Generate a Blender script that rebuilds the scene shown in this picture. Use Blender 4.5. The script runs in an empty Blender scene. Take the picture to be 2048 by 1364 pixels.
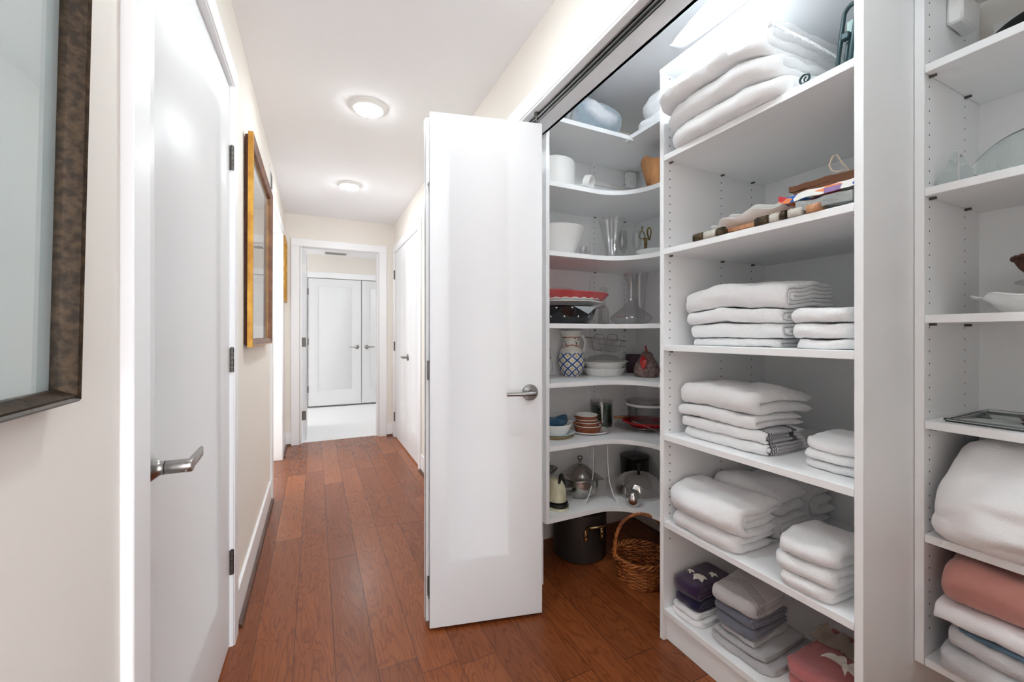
import bpy, bmesh, math, random
from mathutils import Vector, Matrix, noise
PI = math.pi
C = bpy.context.scene.collection
SC = bpy.context.scene

# ------------------------------------------------------------------ camera, world, exposure
cam_d = bpy.data.cameras.new('camera'); cam = bpy.data.objects.new('camera', cam_d); C.objects.link(cam)
SC.camera = cam
cam_d.sensor_width = 36; cam_d.lens = 820.73/2048*36; cam_d.clip_start = .02
cam_d.shift_y = (669.45-682)/2048
cam.location = (0, 0, 1.1614); cam.rotation_euler = (PI/2, 0, -.4471)
w = bpy.data.worlds.new('world'); SC.world = w; w.use_nodes = True
w.node_tree.nodes['Background'].inputs[0].default_value = (.93, .96, 1, 1)
w.node_tree.nodes['Background'].inputs[1].default_value = 2.8
SC.view_settings.view_transform = 'Standard'; SC.view_settings.look = 'None'
SC.view_settings.gamma = 1; SC.view_settings.use_curve_mapping = False
SC.view_settings.exposure = 1.42
SC.cycles.max_bounces = 16; SC.cycles.diffuse_bounces = 8; SC.cycles.transmission_bounces = 16
LAMP = 45.0          # strength of the recessed ceiling lights

# ------------------------------------------------------------------ helpers
def tag(o, label=None, cat=None, group=None, kind=None):
    for k, v in (('label', label), ('category', cat), ('group', group), ('kind', kind)):
        if v: o[k] = v
    return o
def mesh_from(bm, name, mat, sm=38):
    bmesh.ops.recalc_face_normals(bm, faces=bm.faces)
    if sm is not None:
        lim = math.radians(sm)
        for f in bm.faces: f.smooth = True
        for e in bm.edges:
            if len(e.link_faces) == 2 and e.calc_face_angle(0) > lim: e.smooth = False
    me = bpy.data.meshes.new(name); bm.to_mesh(me); bm.free()
    for m in (mat if isinstance(mat, (list, tuple)) else [mat]): me.materials.append(m)
    return me
def thing(name, label, cat, loc=(0, 0, 0), rz=0, group=None):
    o = bpy.data.objects.new(name, None); C.objects.link(o); o.empty_display_size = .05
    o.location = loc; o.rotation_euler = (0, 0, rz)
    return tag(o, label, cat, group)
def part(name, bm, mat, parent, world=False, sm=38, label=None):
    if world:
        M = (Matrix.Translation(parent.location) @ parent.rotation_euler.to_matrix().to_4x4()).inverted()
        p = parent.parent
        if p: M = M @ (Matrix.Translation(p.location) @ p.rotation_euler.to_matrix().to_4x4()).inverted()
        bmesh.ops.transform(bm, matrix=M, verts=bm.verts)
    o = bpy.data.objects.new(name, mesh_from(bm, name, mat, sm)); C.objects.link(o); o.parent = parent
    if label: o['label'] = label
    return o
def solo(name, bm, mat, label, cat, loc=(0, 0, 0), rz=0, group=None, sm=38, rot=None):
    o = bpy.data.objects.new(name, mesh_from(bm, name, mat, sm)); C.objects.link(o)
    o.location = loc; o.rotation_euler = rot or (0, 0, rz)
    return tag(o, label, cat, group)
def struct(name, bm, mat, sm=38):
    o = bpy.data.objects.new(name, mesh_from(bm, name, mat, sm)); C.objects.link(o)
    o['kind'] = 'structure'; return o
def NB(): return bmesh.new()
def box(bm, x0, x1, y0, y1, z0, z1, bev=0, M=None, mi=0):
    r = bmesh.ops.create_cube(bm, size=1)
    vs = r['verts']
    for v in vs: v.co = Vector((x0+(v.co.x+.5)*(x1-x0), y0+(v.co.y+.5)*(y1-y0), z0+(v.co.z+.5)*(z1-z0)))
    fs = {f for v in vs for f in v.link_faces}
    for f in fs: f.material_index = mi
    if bev:
        es = list({e for v in vs for e in v.link_edges})
        r = bmesh.ops.bevel(bm, geom=es, offset=bev, segments=1, affect='EDGES', profile=.5)
        vs = list({v for v in r['verts']})
    if M is not None: bmesh.ops.transform(bm, matrix=M, verts=vs)
    return vs
def lathe(bm, prof, seg=32, M=None, cap=True, mi=0, wob=None):
    rings = []
    for r, z in prof:
        if r < 1e-5:
            rings.append([bm.verts.new((0, 0, z))])
        else:
            ring = []
            for i in range(seg):
                a = 2*PI*i/seg; rr = r*(wob(a, z) if wob else 1)
                ring.append(bm.verts.new((rr*math.cos(a), rr*math.sin(a), z)))
            rings.append(ring)
    allv = [v for g in rings for v in g]
    fs = []
    for a, b in zip(rings, rings[1:]):
        if len(a) == 1 and len(b) == 1: continue
        for i in range(seg):
            j = (i+1) % seg
            if len(a) == 1: fs.append(bm.faces.new((a[0], b[i], b[j])))
            elif len(b) == 1: fs.append(bm.faces.new((a[i], b[0], a[j])))
            else: fs.append(bm.faces.new((a[i], b[i], b[j], a[j])))
    for f in fs: f.material_index = mi
    if M is not None: bmesh.ops.transform(bm, matrix=M, verts=allv)
    return allv
def tube(bm, pts, r, seg=8, closed=False, mi=0, flat=1):
    pts = [Vector(p) for p in pts]; n = len(pts); rings = []
    rr = r if isinstance(r, (list, tuple)) else [r]*n
    up = None
    for i, p in enumerate(pts):
        if closed: t = pts[(i+1) % n]-pts[i-1]
        else: t = pts[min(i+1, n-1)]-pts[max(i-1, 0)]
        if t.length < 1e-9: t = Vector((0, 0, 1))
        t.normalize()
        if up is None:
            up = Vector((0, 0, 1)) if abs(t.z) < .9 else Vector((1, 0, 0))
        u = (up-t*up.dot(t))
        if u.length < 1e-6: u = t.orthogonal()
        u.normalize(); up = u; v = t.cross(u)
        rings.append([bm.verts.new(p+(u*math.cos(2*PI*k/seg)*flat+v*math.sin(2*PI*k/seg))*rr[i]) for k in range(seg)])
    m = n if closed else n-1
    for i in range(m):
        a, b = rings[i], rings[(i+1) % n]
        for k in range(seg):
            bm.faces.new((a[k], a[(k+1) % seg], b[(k+1) % seg], b[k])).material_index = mi
    if not closed:
        bm.faces.new(rings[0]).material_index = mi; bm.faces.new(rings[-1][::-1]).material_index = mi
    return [v for g in rings for v in g]
def prism(bm, poly, z0, z1, mi=0):
    a = [bm.verts.new((x, y, z0)) for x, y in poly]; b = [bm.verts.new((x, y, z1)) for x, y in poly]
    n = len(poly)
    for f in [bm.faces.new(a[::-1]), bm.faces.new(b)]+[bm.faces.new((a[i], a[(i+1) % n], b[(i+1) % n], b[i])) for i in range(n)]:
        f.material_index = mi
    return a+b
def T(x, y, z): return Matrix.Translation((x, y, z))
def R(a, ax): return Matrix.Rotation(a, 4, ax)
def arc(cx, cy, r, a0, a1, n): return [(cx+r*math.cos(a0+(a1-a0)*i/n), cy+r*math.sin(a0+(a1-a0)*i/n)) for i in range(n+1)]
def nz(x, y=0, z=0): return noise.noise(Vector((x, y, z)))

# ------------------------------------------------------------------ materials
def lin(c): return tuple(((v/255)/12.92 if v/255 < .04045 else ((v/255+.055)/1.055)**2.4) for v in c)
def mat(name, rgb, rough=.5, metal=0, spec=.5, trans=0, ior=1.45, sheen=0, coat=0, alpha=1):
    m = bpy.data.materials.new(name); m.use_nodes = True
    b = m.node_tree.nodes['Principled BSDF']
    c = lin(rgb); b.inputs['Base Color'].default_value = (*c, 1)
    b.inputs['Roughness'].default_value = rough; b.inputs['Metallic'].default_value = metal
    b.inputs['Specular IOR Level'].default_value = spec; b.inputs['Transmission Weight'].default_value = trans
    b.inputs['IOR'].default_value = ior; b.inputs['Sheen Weight'].default_value = sheen
    b.inputs['Coat Weight'].default_value = coat
    return m
def nd(m, t, **kw):
    n = m.node_tree.nodes.new(t)
    for k, v in kw.items():
        if isinstance(v, (int, float, str, bool)) and hasattr(n, k): setattr(n, k, v)
    return n
def lk(m, a, ao, b, bi): m.node_tree.links.new(a.outputs[ao], b.inputs[bi])
def bump(m, kind='noise', scale=200, strength=.2, dist=.002, stretch=None, detail=3):
    b = m.node_tree.nodes['Principled BSDF']; tc = nd(m, 'ShaderNodeTexCoord'); mp = nd(m, 'ShaderNodeMapping')
    if stretch: mp.inputs['Scale'].default_value = stretch
    lk(m, tc, 'Object', mp, 'Vector')
    if kind == 'noise':
        t = nd(m, 'ShaderNodeTexNoise'); t.inputs['Scale'].default_value = scale; t.inputs['Detail'].default_value = detail; out = 'Fac'
    elif kind == 'voronoi':
        t = nd(m, 'ShaderNodeTexVoronoi'); t.inputs['Scale'].default_value = scale; out = 'Distance'
    else:
        t = nd(m, 'ShaderNodeTexWave'); t.inputs['Scale'].default_value = scale; t.inputs['Distortion'].default_value = 1.5; out = 'Fac'
        t.bands_direction = kind[-1].upper()
    lk(m, mp, 'Vector', t, 'Vector')
    bp = nd(m, 'ShaderNodeBump'); bp.inputs['Strength'].default_value = strength; bp.inputs['Distance'].default_value = dist
    lk(m, t, out, bp, 'Height'); lk(m, bp, 'Normal', b, 'Normal')
    return m
def mottle(m, c2, scale=8, lo=.35, hi=.65, stretch=(1, 1, 1), detail=4):
    b = m.node_tree.nodes['Principled BSDF']; c1 = b.inputs['Base Color'].default_value[:]
    tc = nd(m, 'ShaderNodeTexCoord'); mp = nd(m, 'ShaderNodeMapping'); mp.inputs['Scale'].default_value = stretch
    t = nd(m, 'ShaderNodeTexNoise'); t.inputs['Scale'].default_value = scale; t.inputs['Detail'].default_value = detail
    r = nd(m, 'ShaderNodeValToRGB'); r.color_ramp.elements[0].position = lo; r.color_ramp.elements[1].position = hi
    r.color_ramp.elements[0].color = c1; r.color_ramp.elements[1].color = (*lin(c2), 1)
    lk(m, tc, 'Object', mp, 'Vector'); lk(m, mp, 'Vector', t, 'Vector'); lk(m, t, 'Fac', r, 'Fac'); lk(m, r, 'Color', b, 'Base Color')
    return m
M = {}
M['ceil'] = bump(mat('ceiling_paint', (246, 246, 248), .9), scale=120, strength=.05)
M['wall'] = bump(mat('cream_wall_paint', (238, 233, 226), .85), scale=150, strength=.06)
M['trim'] = bump(mat('white_trim_paint', (244, 245, 247), .38), scale=30, strength=.02)
M['door'] = bump(mat('white_door_paint', (230, 231, 233), .38), scale=20, strength=.02, stretch=(1, 1, .3))
M['mel'] = bump(mat('white_melamine', (243, 244, 245), .42), scale=90, strength=.03)
M['hole'] = mat('dark_hole', (25, 25, 25), .9)
M['nickel'] = bump(mat('satin_nickel', (150, 148, 145), .3, 1), scale=300, strength=.03)
M['nickdark'] = mat('dark_nickel', (105, 102, 98), .4, 1)
M['chrome'] = mat('polished_chrome', (205, 203, 200), .08, 1)
M['alum'] = bump(mat('brushed_aluminium', (170, 170, 168), .3, 1), scale=200, strength=.05, stretch=(1, 1, 8))
M['lens'] = bpy.data.materials.new('lit_lens'); M['lens'].use_nodes = True
_b = M['lens'].node_tree.nodes['Principled BSDF']; _b.inputs['Emission Color'].default_value = (.89, .975, 1, 1)
_b.inputs['Emission Strength'].default_value = LAMP
M['added_lens2'] = M['lens'].copy(); M['added_lens2'].node_tree.nodes['Principled BSDF'].inputs['Emission Strength'].default_value = LAMP*.22  # weak lens of the added fill light over the right-hand shelves
M['added_lens3'] = M['lens'].copy(); M['added_lens3'].node_tree.nodes['Principled BSDF'].inputs['Emission Strength'].default_value = LAMP*1.0  # lens of the added fill light near the pillow
M['plast'] = mat('white_plastic', (236, 236, 234), .4)
M['carpet'] = bump(mat('pale_carpet', (246, 246, 248), .95), scale=300, strength=.3)
M['glass'] = mat('clear_glass', (255, 255, 255), .0, trans=1, ior=1.38)
M['thick'] = mat('thick_green_tinted_glass', (232, 242, 240), .0, trans=1, ior=1.5)
M['pane'] = mat('picture_glass', (255, 255, 255), .03, trans=1, ior=1.3)
M['acryl'] = mat('clear_acrylic', (246, 248, 248), .03, trans=1, ior=1.35)
M['edge'] = mat('painted_edge_glow', (248, 250, 250), .2)  # opaque white standing in for light caught in the acrylic edges
M['cer'] = mat('white_ceramic', (240, 240, 238), .18, coat=.3)
M['cermat'] = bump(mat('matte_white_ceramic', (232, 231, 228), .45), scale=120, strength=.1)

def thin_glass(name, tint=(1, 1, 1), rough=.01, ior=1.5):
    """clear thin-walled glass: transparent, with Fresnel reflection"""
    m = bpy.data.materials.new(name); m.use_nodes = True; nt = m.node_tree; nt.nodes.remove(nt.nodes['Principled BSDF'])
    tr = nd(m, 'ShaderNodeBsdfTransparent'); tr.inputs[0].default_value = (*tint, 1); gl = nd(m, 'ShaderNodeBsdfGlossy'); gl.inputs['Roughness'].default_value = rough
    lw = nd(m, 'ShaderNodeLayerWeight'); lw.inputs[0].default_value = .5; mx = nd(m, 'ShaderNodeMixShader')
    pw = nd(m, 'ShaderNodeMath', operation='POWER'); lk(m, lw, 'Facing', pw, 0); pw.inputs[1].default_value = 3.5
    fr = nd(m, 'ShaderNodeMapRange'); lk(m, pw, 0, fr, 0); fr.inputs[3].default_value = ((ior-1)/(ior+1))**2; fr.inputs[4].default_value = .75
    lk(m, fr, 0, mx, 0); lk(m, tr, 0, mx, 1); lk(m, gl, 0, mx, 2); lk(m, mx, 0, nt.nodes['Material Output'], 0); return m
M['glass'] = thin_glass('clear_thin_glass', (1, 1, 1), .01, 1.9); M['pane'] = thin_glass('picture_glass', (.98, .99, .99), .02, 1.35)
M['acryl'] = thin_glass('clear_acrylic', (.99, .99, .99), .02, 1.6)
def floor_mat():
    m = bpy.data.materials.new('oak_plank_floor'); m.use_nodes = True; nt = m.node_tree
    b = nt.nodes['Principled BSDF']
    def mth(op, a, bb=None, c=None):
        n = nd(m, 'ShaderNodeMath', operation=op)
        for i, v in enumerate((a, bb, c)):
            if v is None: continue
            if isinstance(v, (int, float)): n.inputs[i].default_value = v
            else: nt.links.new(v, n.inputs[i])
        return n.outputs[0]
    tc = nd(m, 'ShaderNodeTexCoord'); sp = nd(m, 'ShaderNodeSeparateXYZ'); lk(m, tc, 'Object', sp, 0)
    x, y = sp.outputs[0], sp.outputs[1]
    W = .1335
    u = mth('DIVIDE', mth('SUBTRACT', x, .0635-10*W), W); row = mth('FLOOR', u); fu = mth('FRACT', u)
    wn = nd(m, 'ShaderNodeTexWhiteNoise', noise_dimensions='1D'); nt.links.new(row, wn.inputs['W'])
    v = mth('ADD', mth('DIVIDE', y, 1.18), mth('MULTIPLY', wn.outputs[0], 7.3)); col = mth('FLOOR', v); fv = mth('FRACT', v)
    cb = nd(m, 'ShaderNodeCombineXYZ'); nt.links.new(row, cb.inputs[0]); nt.links.new(col, cb.inputs[1])
    wn2 = nd(m, 'ShaderNodeTexWhiteNoise', noise_dimensions='3D'); nt.links.new(cb.outputs[0], wn2.inputs[0])
    # grain coordinates, shifted for every plank
    gv = nd(m, 'ShaderNodeCombineXYZ')
    nt.links.new(mth('MULTIPLY', x, 7.0), gv.inputs[0]); nt.links.new(mth('MULTIPLY', y, 1.15), gv.inputs[1])
    nt.links.new(mth('MULTIPLY', wn2.outputs[0], 40.0), gv.inputs[2])
    n1 = nd(m, 'ShaderNodeTexNoise'); n1.inputs['Scale'].default_value = 1.6; n1.inputs['Detail'].default_value = 3.5; n1.inputs['Roughness'].default_value = .45
    n1.inputs['Distortion'].default_value = .35
    nt.links.new(gv.outputs[0], n1.inputs['Vector'])
    rings = mth('ABSOLUTE', mth('SUBTRACT', mth('FRACT', mth('MULTIPLY', n1.outputs[0], 15.0)), .5))   # contour lines of a smooth field: cathedral grain
    gr = nd(m, 'ShaderNodeValToRGB'); gr.color_ramp.elements[0].position = 0; gr.color_ramp.elements[1].position = .2
    gr.color_ramp.elements[0].color = (0, 0, 0, 1); gr.color_ramp.elements[1].color = (1, 1, 1, 1); nt.links.new(rings, gr.inputs[0])
    n2 = nd(m, 'ShaderNodeTexNoise'); n2.inputs['Scale'].default_value = 14; n2.inputs['Detail'].default_value = 4
    gv2 = nd(m, 'ShaderNodeCombineXYZ'); nt.links.new(mth('MULTIPLY', x, 14.0), gv2.inputs[0]); nt.links.new(mth('MULTIPLY', y, .55), gv2.inputs[1]); nt.links.new(wn2.outputs[0], gv2.inputs[2])
    nt.links.new(gv2.outputs[0], n2.inputs['Vector'])
    n3 = nd(m, 'ShaderNodeTexNoise'); n3.inputs['Scale'].default_value = 1.2; n3.inputs['Detail'].default_value = 2; nt.links.new(gv.outputs[0], n3.inputs['Vector'])
    cr = nd(m, 'ShaderNodeValToRGB'); e = cr.color_ramp.elements
    e[0].position = 0; e[0].color = (*lin((112, 58, 29)), 1); e[1].position = 1; e[1].color = (*lin((166, 98, 55)), 1)
    e2 = e.new(.5); e2.color = (*lin((140, 76, 39)), 1)
    nt.links.new(mth('ADD', mth('MULTIPLY', wn2.outputs[0], .6), mth('MULTIPLY', n3.outputs[0], .4)), cr.inputs[0])
    mx = nd(m, 'ShaderNodeMixRGB', blend_type='MULTIPLY'); lk(m, cr, 0, mx, 1)
    gcol = nd(m, 'ShaderNodeMixRGB'); gcol.inputs[1].default_value = (.5, .42, .36, 1); gcol.inputs[2].default_value = (1, 1, 1, 1); lk(m, gr, 0, gcol, 0)
    lk(m, gcol, 0, mx, 2); nt.links.new(mth('MULTIPLY', n2.outputs[0], 1.15), mx.inputs[0])
    mx2 = nd(m, 'ShaderNodeMixRGB', blend_type='MULTIPLY'); mx2.inputs[0].default_value = .5; lk(m, mx, 0, mx2, 1)
    s2 = nd(m, 'ShaderNodeValToRGB'); s2.color_ramp.elements[0].position = .3; s2.color_ramp.elements[1].position = .6
    s2.color_ramp.elements[0].color = (.62, .55, .5, 1); nt.links.new(n2.outputs[0], s2.inputs[0]); lk(m, s2, 0, mx2, 2)
    # seams
    eu = mth('MINIMUM', fu, mth('SUBTRACT', 1.0, fu)); ev = mth('MINIMUM', fv, mth('SUBTRACT', 1.0, fv))
    seam = mth('MAXIMUM', mth('LESS_THAN', eu, .006), mth('LESS_THAN', ev, .0009))
    mx3 = nd(m, 'ShaderNodeMixRGB'); nt.links.new(seam, mx3.inputs[0]); lk(m, mx2, 0, mx3, 1); mx3.inputs[2].default_value = (*lin((56, 28, 16)), 1)
    lk(m, mx3, 0, b, 'Base Color')
    b.inputs['Roughness'].default_value = .27; b.inputs['Specular IOR Level'].default_value = .36
    bp = nd(m, 'ShaderNodeBump'); bp.inputs['Strength'].default_value = .35; bp.inputs['Distance'].default_value = .0008
    hh = mth('SUBTRACT', mth('ADD', mth('MULTIPLY', rings, .5), mth('MULTIPLY', n2.outputs[0], .5)), mth('MULTIPLY', seam, 3.0))
    nt.links.new(hh, bp.inputs['Height']); lk(m, bp, 'Normal', b, 'Normal')
    return m
M['floor'] = floor_mat()
M['shoe'] = mottle(mat('brown_shoe_moulding', (92, 50, 32), .35), (62, 32, 20), 12, stretch=(8, 1, 8))

# ================================================================== THE HALL
XL, XR, YF, HC = -.2887, .8242, 4.89, 2.4346
bm = NB(); box(bm, XL-.12, 1.95, -2.3, 4.945, -.05, 0); struct('floor', bm, M['floor'])
bm = NB(); box(bm, -2.6, 2.6, 4.945, 7.3, -.05, .004); box(bm, -2.6, XL-.12, 2.6, 4.945, -.05, .004)
struct('floor_rooms_beyond', bm, M['carpet']); 
bm = NB(); box(bm, -2.6, 2.6, -2.3, 7.4, HC, HC+.1); struct('ceiling', bm, M['ceil'])
# left wall, with the door recess and the passage to a side room
bm = NB(); xa = XL-.115
box(bm, xa, XL, -2.3, .943, 0, HC); box(bm, xa, XL, .943, 1.845, 2.105, HC); box(bm, xa, XL, 1.845, 3.385, 0, HC)
box(bm, xa, XL, 3.385, 4.365, 2.115, HC); box(bm, xa, XL, 4.365, YF+.1, 0, HC)
struct('wall_left', bm, M['wall'])
# right wall, with the closet opening and a second door
xb = XR+.118
JY = 1.655
bm = NB()
box(bm, XR, xb, -1.6, -.43, 0, HC); box(bm, XR, xb, -.43, JY+.015, 2.105, HC); box(bm, XR, xb, JY+.015, 3.565, 0, HC)
box(bm, XR, xb, 3.565, 4.795, 2.105, HC); box(bm, XR, xb, 4.795, YF+.1, 0, HC)
struct('wall_right', bm, M['wall'])
bm = NB()
box(bm, XL, -.14, YF, YF+.11, 0, HC); box(bm, .645, XR, YF, YF+.11, 0, HC); box(bm, -.14, .645, YF, YF+.11, 2.11, HC)
struct('wall_end', bm, M['wall'])
# walls of the rooms beyond
bm = NB()
box(bm, -2.6, -.14, 7.22, 7.32, 0, HC); box(bm, 1.55, 2.6, 7.22, 7.32, 0, HC); box(bm, -.14, 1.55, 7.22, 7.32, 2.09, HC)
box(bm, -1.2, XL, YF, YF+.11, 0, HC); box(bm, XR, 2.4, YF, YF+.11, 0, HC)
box(bm, -2.6, -2.5, YF, 7.3, 0, .9); box(bm, -2.6, -2.5, YF, 7.3, 2.0, HC); box(bm, -2.6, -2.5, YF, 5.6, .9, 2.0); box(bm, -2.6, -2.5, 6.6, 7.3, .9, 2.0); box(bm, 2.3, 2.4, YF, 7.3, 0, HC); box(bm, -.14, 1.55, 7.3, 7.34, 0, 2.1)
struct('wall_far_room', bm, M['wall'])
bm = NB()
box(bm, -2.3, XL-.115, 2.6, 2.7, 0, HC); box(bm, -2.4, -2.3, 2.6, YF+.1, 0, .9); box(bm, -2.4, -2.3, 2.6, YF+.1, 2.0, HC); box(bm, -2.4, -2.3, 2.6, 3.2, .9, 2.0); box(bm, -2.3, -1.2, YF, YF+.11, 0, HC)
struct('wall_side_room', bm, M['wall'])
# closet walls
bm = NB()
box(bm, 1.83, 1.9, -.55, 2.09, 0, HC); box(bm, xb, 1.83, 2.02, 2.09, 0, HC); box(bm, xb, 1.9, -.62, -.55, 0, HC)
struct('wall_closet', bm, M['wall'])

# --- trim: casings, jambs, baseboards, shoe mouldings
def casing(name, lst, bev=.003):
    bm = NB()
    for b in lst: box(bm, *b, bev=bev)
    return struct(name, bm, M['trim'])
xl = XL+.019
casing('trim_1', [(XL, xl, .881, .957, 0, 2.09), (XL, xl, 1.832, 1.905, 0, 2.09), (XL, xl, .881, 1.905, 2.09, 2.165),
                  (xa, xl-.004, .943, .960, 0, 2.105), (xa, xl-.004, 1.828, 1.845, 0, 2.105), (xa, xl-.004, .943, 1.845, 2.086, 2.104)], .002)
casing('trim_2', [(XL, xl, 3.318, 3.392, 0, 2.105), (XL, xl, 4.358, 4.432, 0, 2.105), (XL, xl, 3.318, 4.432, 2.105, 2.18),
                  (xa-.01, xl-.004, 3.385, 3.402, 0, 2.115), (xa-.01, xl-.004, 4.348, 4.365, 0, 2.115), (xa-.01, xl-.004, 3.39, 4.36, 2.1, 2.115)], .002)
xr = XR-.019
casing('trim_3', [(xr, XR, JY+.005, JY+.08, 0, 2.096), (xr, XR, -.51, JY+.08, 2.096, 2.172), (xr, XR, -.51, -.435, 0, 2.096),
                  (xr+.003, xb+.015, JY, JY+.015, 0, 2.105)], .003)
# closet head: front board, the bifold track, inner board
bm = NB()
box(bm, xr+.003, .838, -.43, JY, 2.088, 2.105, .001); box(bm, .869, .957, -.43, JY, 2.088, 2.105, .001); box(bm, .836, .870, -.43, JY, 2.1, 2.112)
box(bm, .943, .957, -.43, JY, 2.088, HC, .001)
struct('trim_4', bm, M['trim'])
bm = NB()
box(bm, .838, .8415, -.38, JY-.005, 2.080, 2.1); box(bm, .8655, .869, -.38, JY-.005, 2.080, 2.1)
box(bm, .838, .849, -.38, JY-.005, 2.080, 2.0825); box(bm, .8585, .869, -.38, JY-.005, 2.080, 2.0825)
box(bm, .838, .869, -.38, JY-.005, 2.0985, 2.1)
t_track = solo('door_track', bm, M['alum'], 'slotted metal bifold track under the head of the closet opening', 'track')
casing('trim_5', [(xr, XR, 3.5, 3.578, 0, 2.096), (xr, XR, 4.785, 4.862, 0, 2.096), (xr, XR, 3.5, 4.862, 2.096, 2.172),
                  (xr+.004, xb, 3.565, 3.582, 0, 2.105), (xr+.004, xb, 4.778, 4.795, 0, 2.105), (xr+.004, xb, 3.57, 4.79, 2.09, 2.105)], .002)
yc = YF-.019
casing('trim_6', [(-.229, -.152, yc, YF, 0, 2.1), (.657, .739, yc, YF, 0, 2.1), (-.229, .739, yc, YF, 2.1, 2.178),
                  (-.145, -.13, yc+.004, YF+.115, 0, 2.11), (.64, .652, yc+.004, YF+.115, 0, 2.11), (-.14, .65, yc+.004, YF+.115, 2.098, 2.11),
                  (-.229, -.13, YF+.11, YF+.128, 0, 2.1), (.64, .739, YF+.11, YF+.128, 0, 2.1)], .002)
casing('trim_7', [(-.19, -.11, 7.2, 7.22, 0, 2.075), (1.52, 1.6, 7.2, 7.22, 0, 2.075), (-.19, 1.6, 7.2, 7.22, 2.065, 2.16)], .002)
def baseboard(name, segs, shoe):
    bm = NB()
    for b in segs: box(bm, *b, bev=.002)
    struct(name, bm, M['trim'])
    bm = NB()
    for (x0, y0, x1, y1, nx, ny) in shoe:
        prof = [(0, 0)]+arc(0, 0, .017, 0, PI/2, 5)
        d = Vector((x1-x0, y1-y0, 0)); rings = []
        for p in ((x0, y0), (x1, y1)):
            rings.append([bm.verts.new((p[0]+nx*a, p[1]+ny*a, b)) for a, b in prof])
        for i in range(len(prof)):
            j = (i+1) % len(prof); bm.faces.new((rings[0][i], rings[0][j], rings[1][j], rings[1][i]))
        bm.faces.new(rings[0]); bm.faces.new(rings[1][::-1])
    struct(name.replace('baseboard', 'trim_shoe'), bm, M['shoe'])
bx = XL+.0125
baseboard('baseboard_left', [(XL, bx, -2.3, .881, 0, .14), (XL, bx, 1.905, 3.318, 0, .14), (XL, bx, 4.432, YF, 0, .14)],
          [(bx, 1.93, bx, 3.318, 1, 0), (bx, 4.432, bx, YF-.012, 1, 0), (bx, -2.3, bx, .881, 1, 0)])
rx = XR-.0125
baseboard('baseboard_right', [(rx, XR, JY+.08, 3.5, 0, .14), (rx, XR, 4.862, YF, 0, .14), (rx, XR, -1.3, -.51, 0, .14)],
          [(rx, JY+.08, rx, 3.5, -1, 0)])
baseboard('baseboard_end', [(XL, -.229, YF-.0125, YF, 0, .14), (.739, XR, YF-.0125, YF, 0, .14)],
          [(XL+.012, YF-.0125, -.229, YF-.0125, 0, -1), (.739, YF-.0125, XR-.012, YF-.0125, 0, -1)])

# --- doors.  A leaf lies in its own frame: u along the width, face at v=0 (towards -v), z up
def leaf_bm(wd, z0, z1, th, ins, both=True, mat_i=0):
    """door leaf with one shallow recessed panel, ins=(u0,u1,z0,z1)"""
    bm = NB(); u0, u1, a0, a1 = ins; d = .011; s = .015
    def face(y, sgn):
        o = [(0, z0), (wd, z0), (wd, z1), (0, z1)]; i = [(u0, a0), (u1, a0), (u1, a1), (u0, a1)]; q = [(u0+s, a0+s), (u1-s, a0+s), (u1-s, a1-s), (u0+s, a1-s)]
        O = [bm.verts.new((a, y, b)) for a, b in o]; I = [bm.verts.new((a, y, b)) for a, b in i]; Q = [bm.verts.new((a, y+sgn*d, b)) for a, b in q]
        for k in range(4):
            j = (k+1) % 4
            bm.faces.new((O[k], O[j], I[j], I[k])); bm.faces.new((I[k], I[j], Q[j], Q[k]))
        bm.faces.new(Q); return O
    A = face(0, 1); B = face(th, -1)
    for k in range(4):
        j = (k+1) % 4; bm.faces.new((A[k], A[j], B[j], B[k]))
    bmesh.ops.bevel(bm, geom=[e for e in bm.edges if e in set(sum([list(v.link_edges) for v in A+B], [])) and (e.verts[0] in A+B and e.verts[1] in A+B)], offset=.0015, segments=1, affect='EDGES')
    return bm
def hinge_bm(h=.09, r=.0062):
    bm = NB()
    for i in range(5):
        z = -h/2+i*h/5
        lathe(bm, [(0, z+.0008), (r, z+.0008), (r, z+h/5-.0008), (0, z+h/5-.0008)], 14)
    lathe(bm, [(0, h/2), (r*.8, h/2), (r*.8, h/2+.003), (0, h/2+.004)], 12)
    return bm
def lever(parent, u, z, direction, neck=.05, ln=.115, blade='flat', y0=0):
    """lever handle on the v=0 face; the lever points along +u or -u"""
    bm = NB()
    if blade == 'cone':
        lathe(bm, [(0, 0), (.034, 0), (.034, .004), (.018, .022), (.0135, .026), (.0135, .033), (.0125, .033), (.0125, .036), (.0132, .036), (.0132, .07), (.0115, .072), (0, .072)], 32, T(u, y0, z) @ R(PI/2, 'X'))
        rs = part('rosette', bm, M['nickel'], parent)
        bm = NB()
        vs = box(bm, -.005, ln, -.0045, .0045, -.0115, .0115, .0025, T(u, y0-.062, z) @ R(0, 'Z'))
        part('lever', bm, M['nickel'], rs)
    else:
        lathe(bm, [(0, 0), (.033, 0), (.033, .006), (.030, .010), (.012, .012), (.0105, .016), (.0105, neck), (0, neck)], 40, T(u, y0, z) @ R(PI/2, 'X'))
        lathe(bm, [(0, 0), (.003, 0), (.003, .002), (0, .003)], 10, T(u+.0, y0-.0105, z+.021) @ R(PI/2, 'X'))
        rs = part('rosette', bm, M['nickel'], parent)
        bm = NB(); d = direction
        tube(bm, [(u-d*.008, y0-neck, z), (u+d*.02, y0-neck-.003, z), (u+d*.06, y0-neck+.001, z), (u+d*ln, y0-neck+.002, z)], [.0105, .010, .008, .0075], 12)
        part('lever', bm, M['nickel'], rs)
    return rs
def door(name, label, loc, rz, wd, z0, z1, ins, th=.035):
    d = thing(name, label, 'door', loc, rz); part('door_panel', leaf_bm(wd, z0, z1, th, ins), M['door'], d); return d
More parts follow.
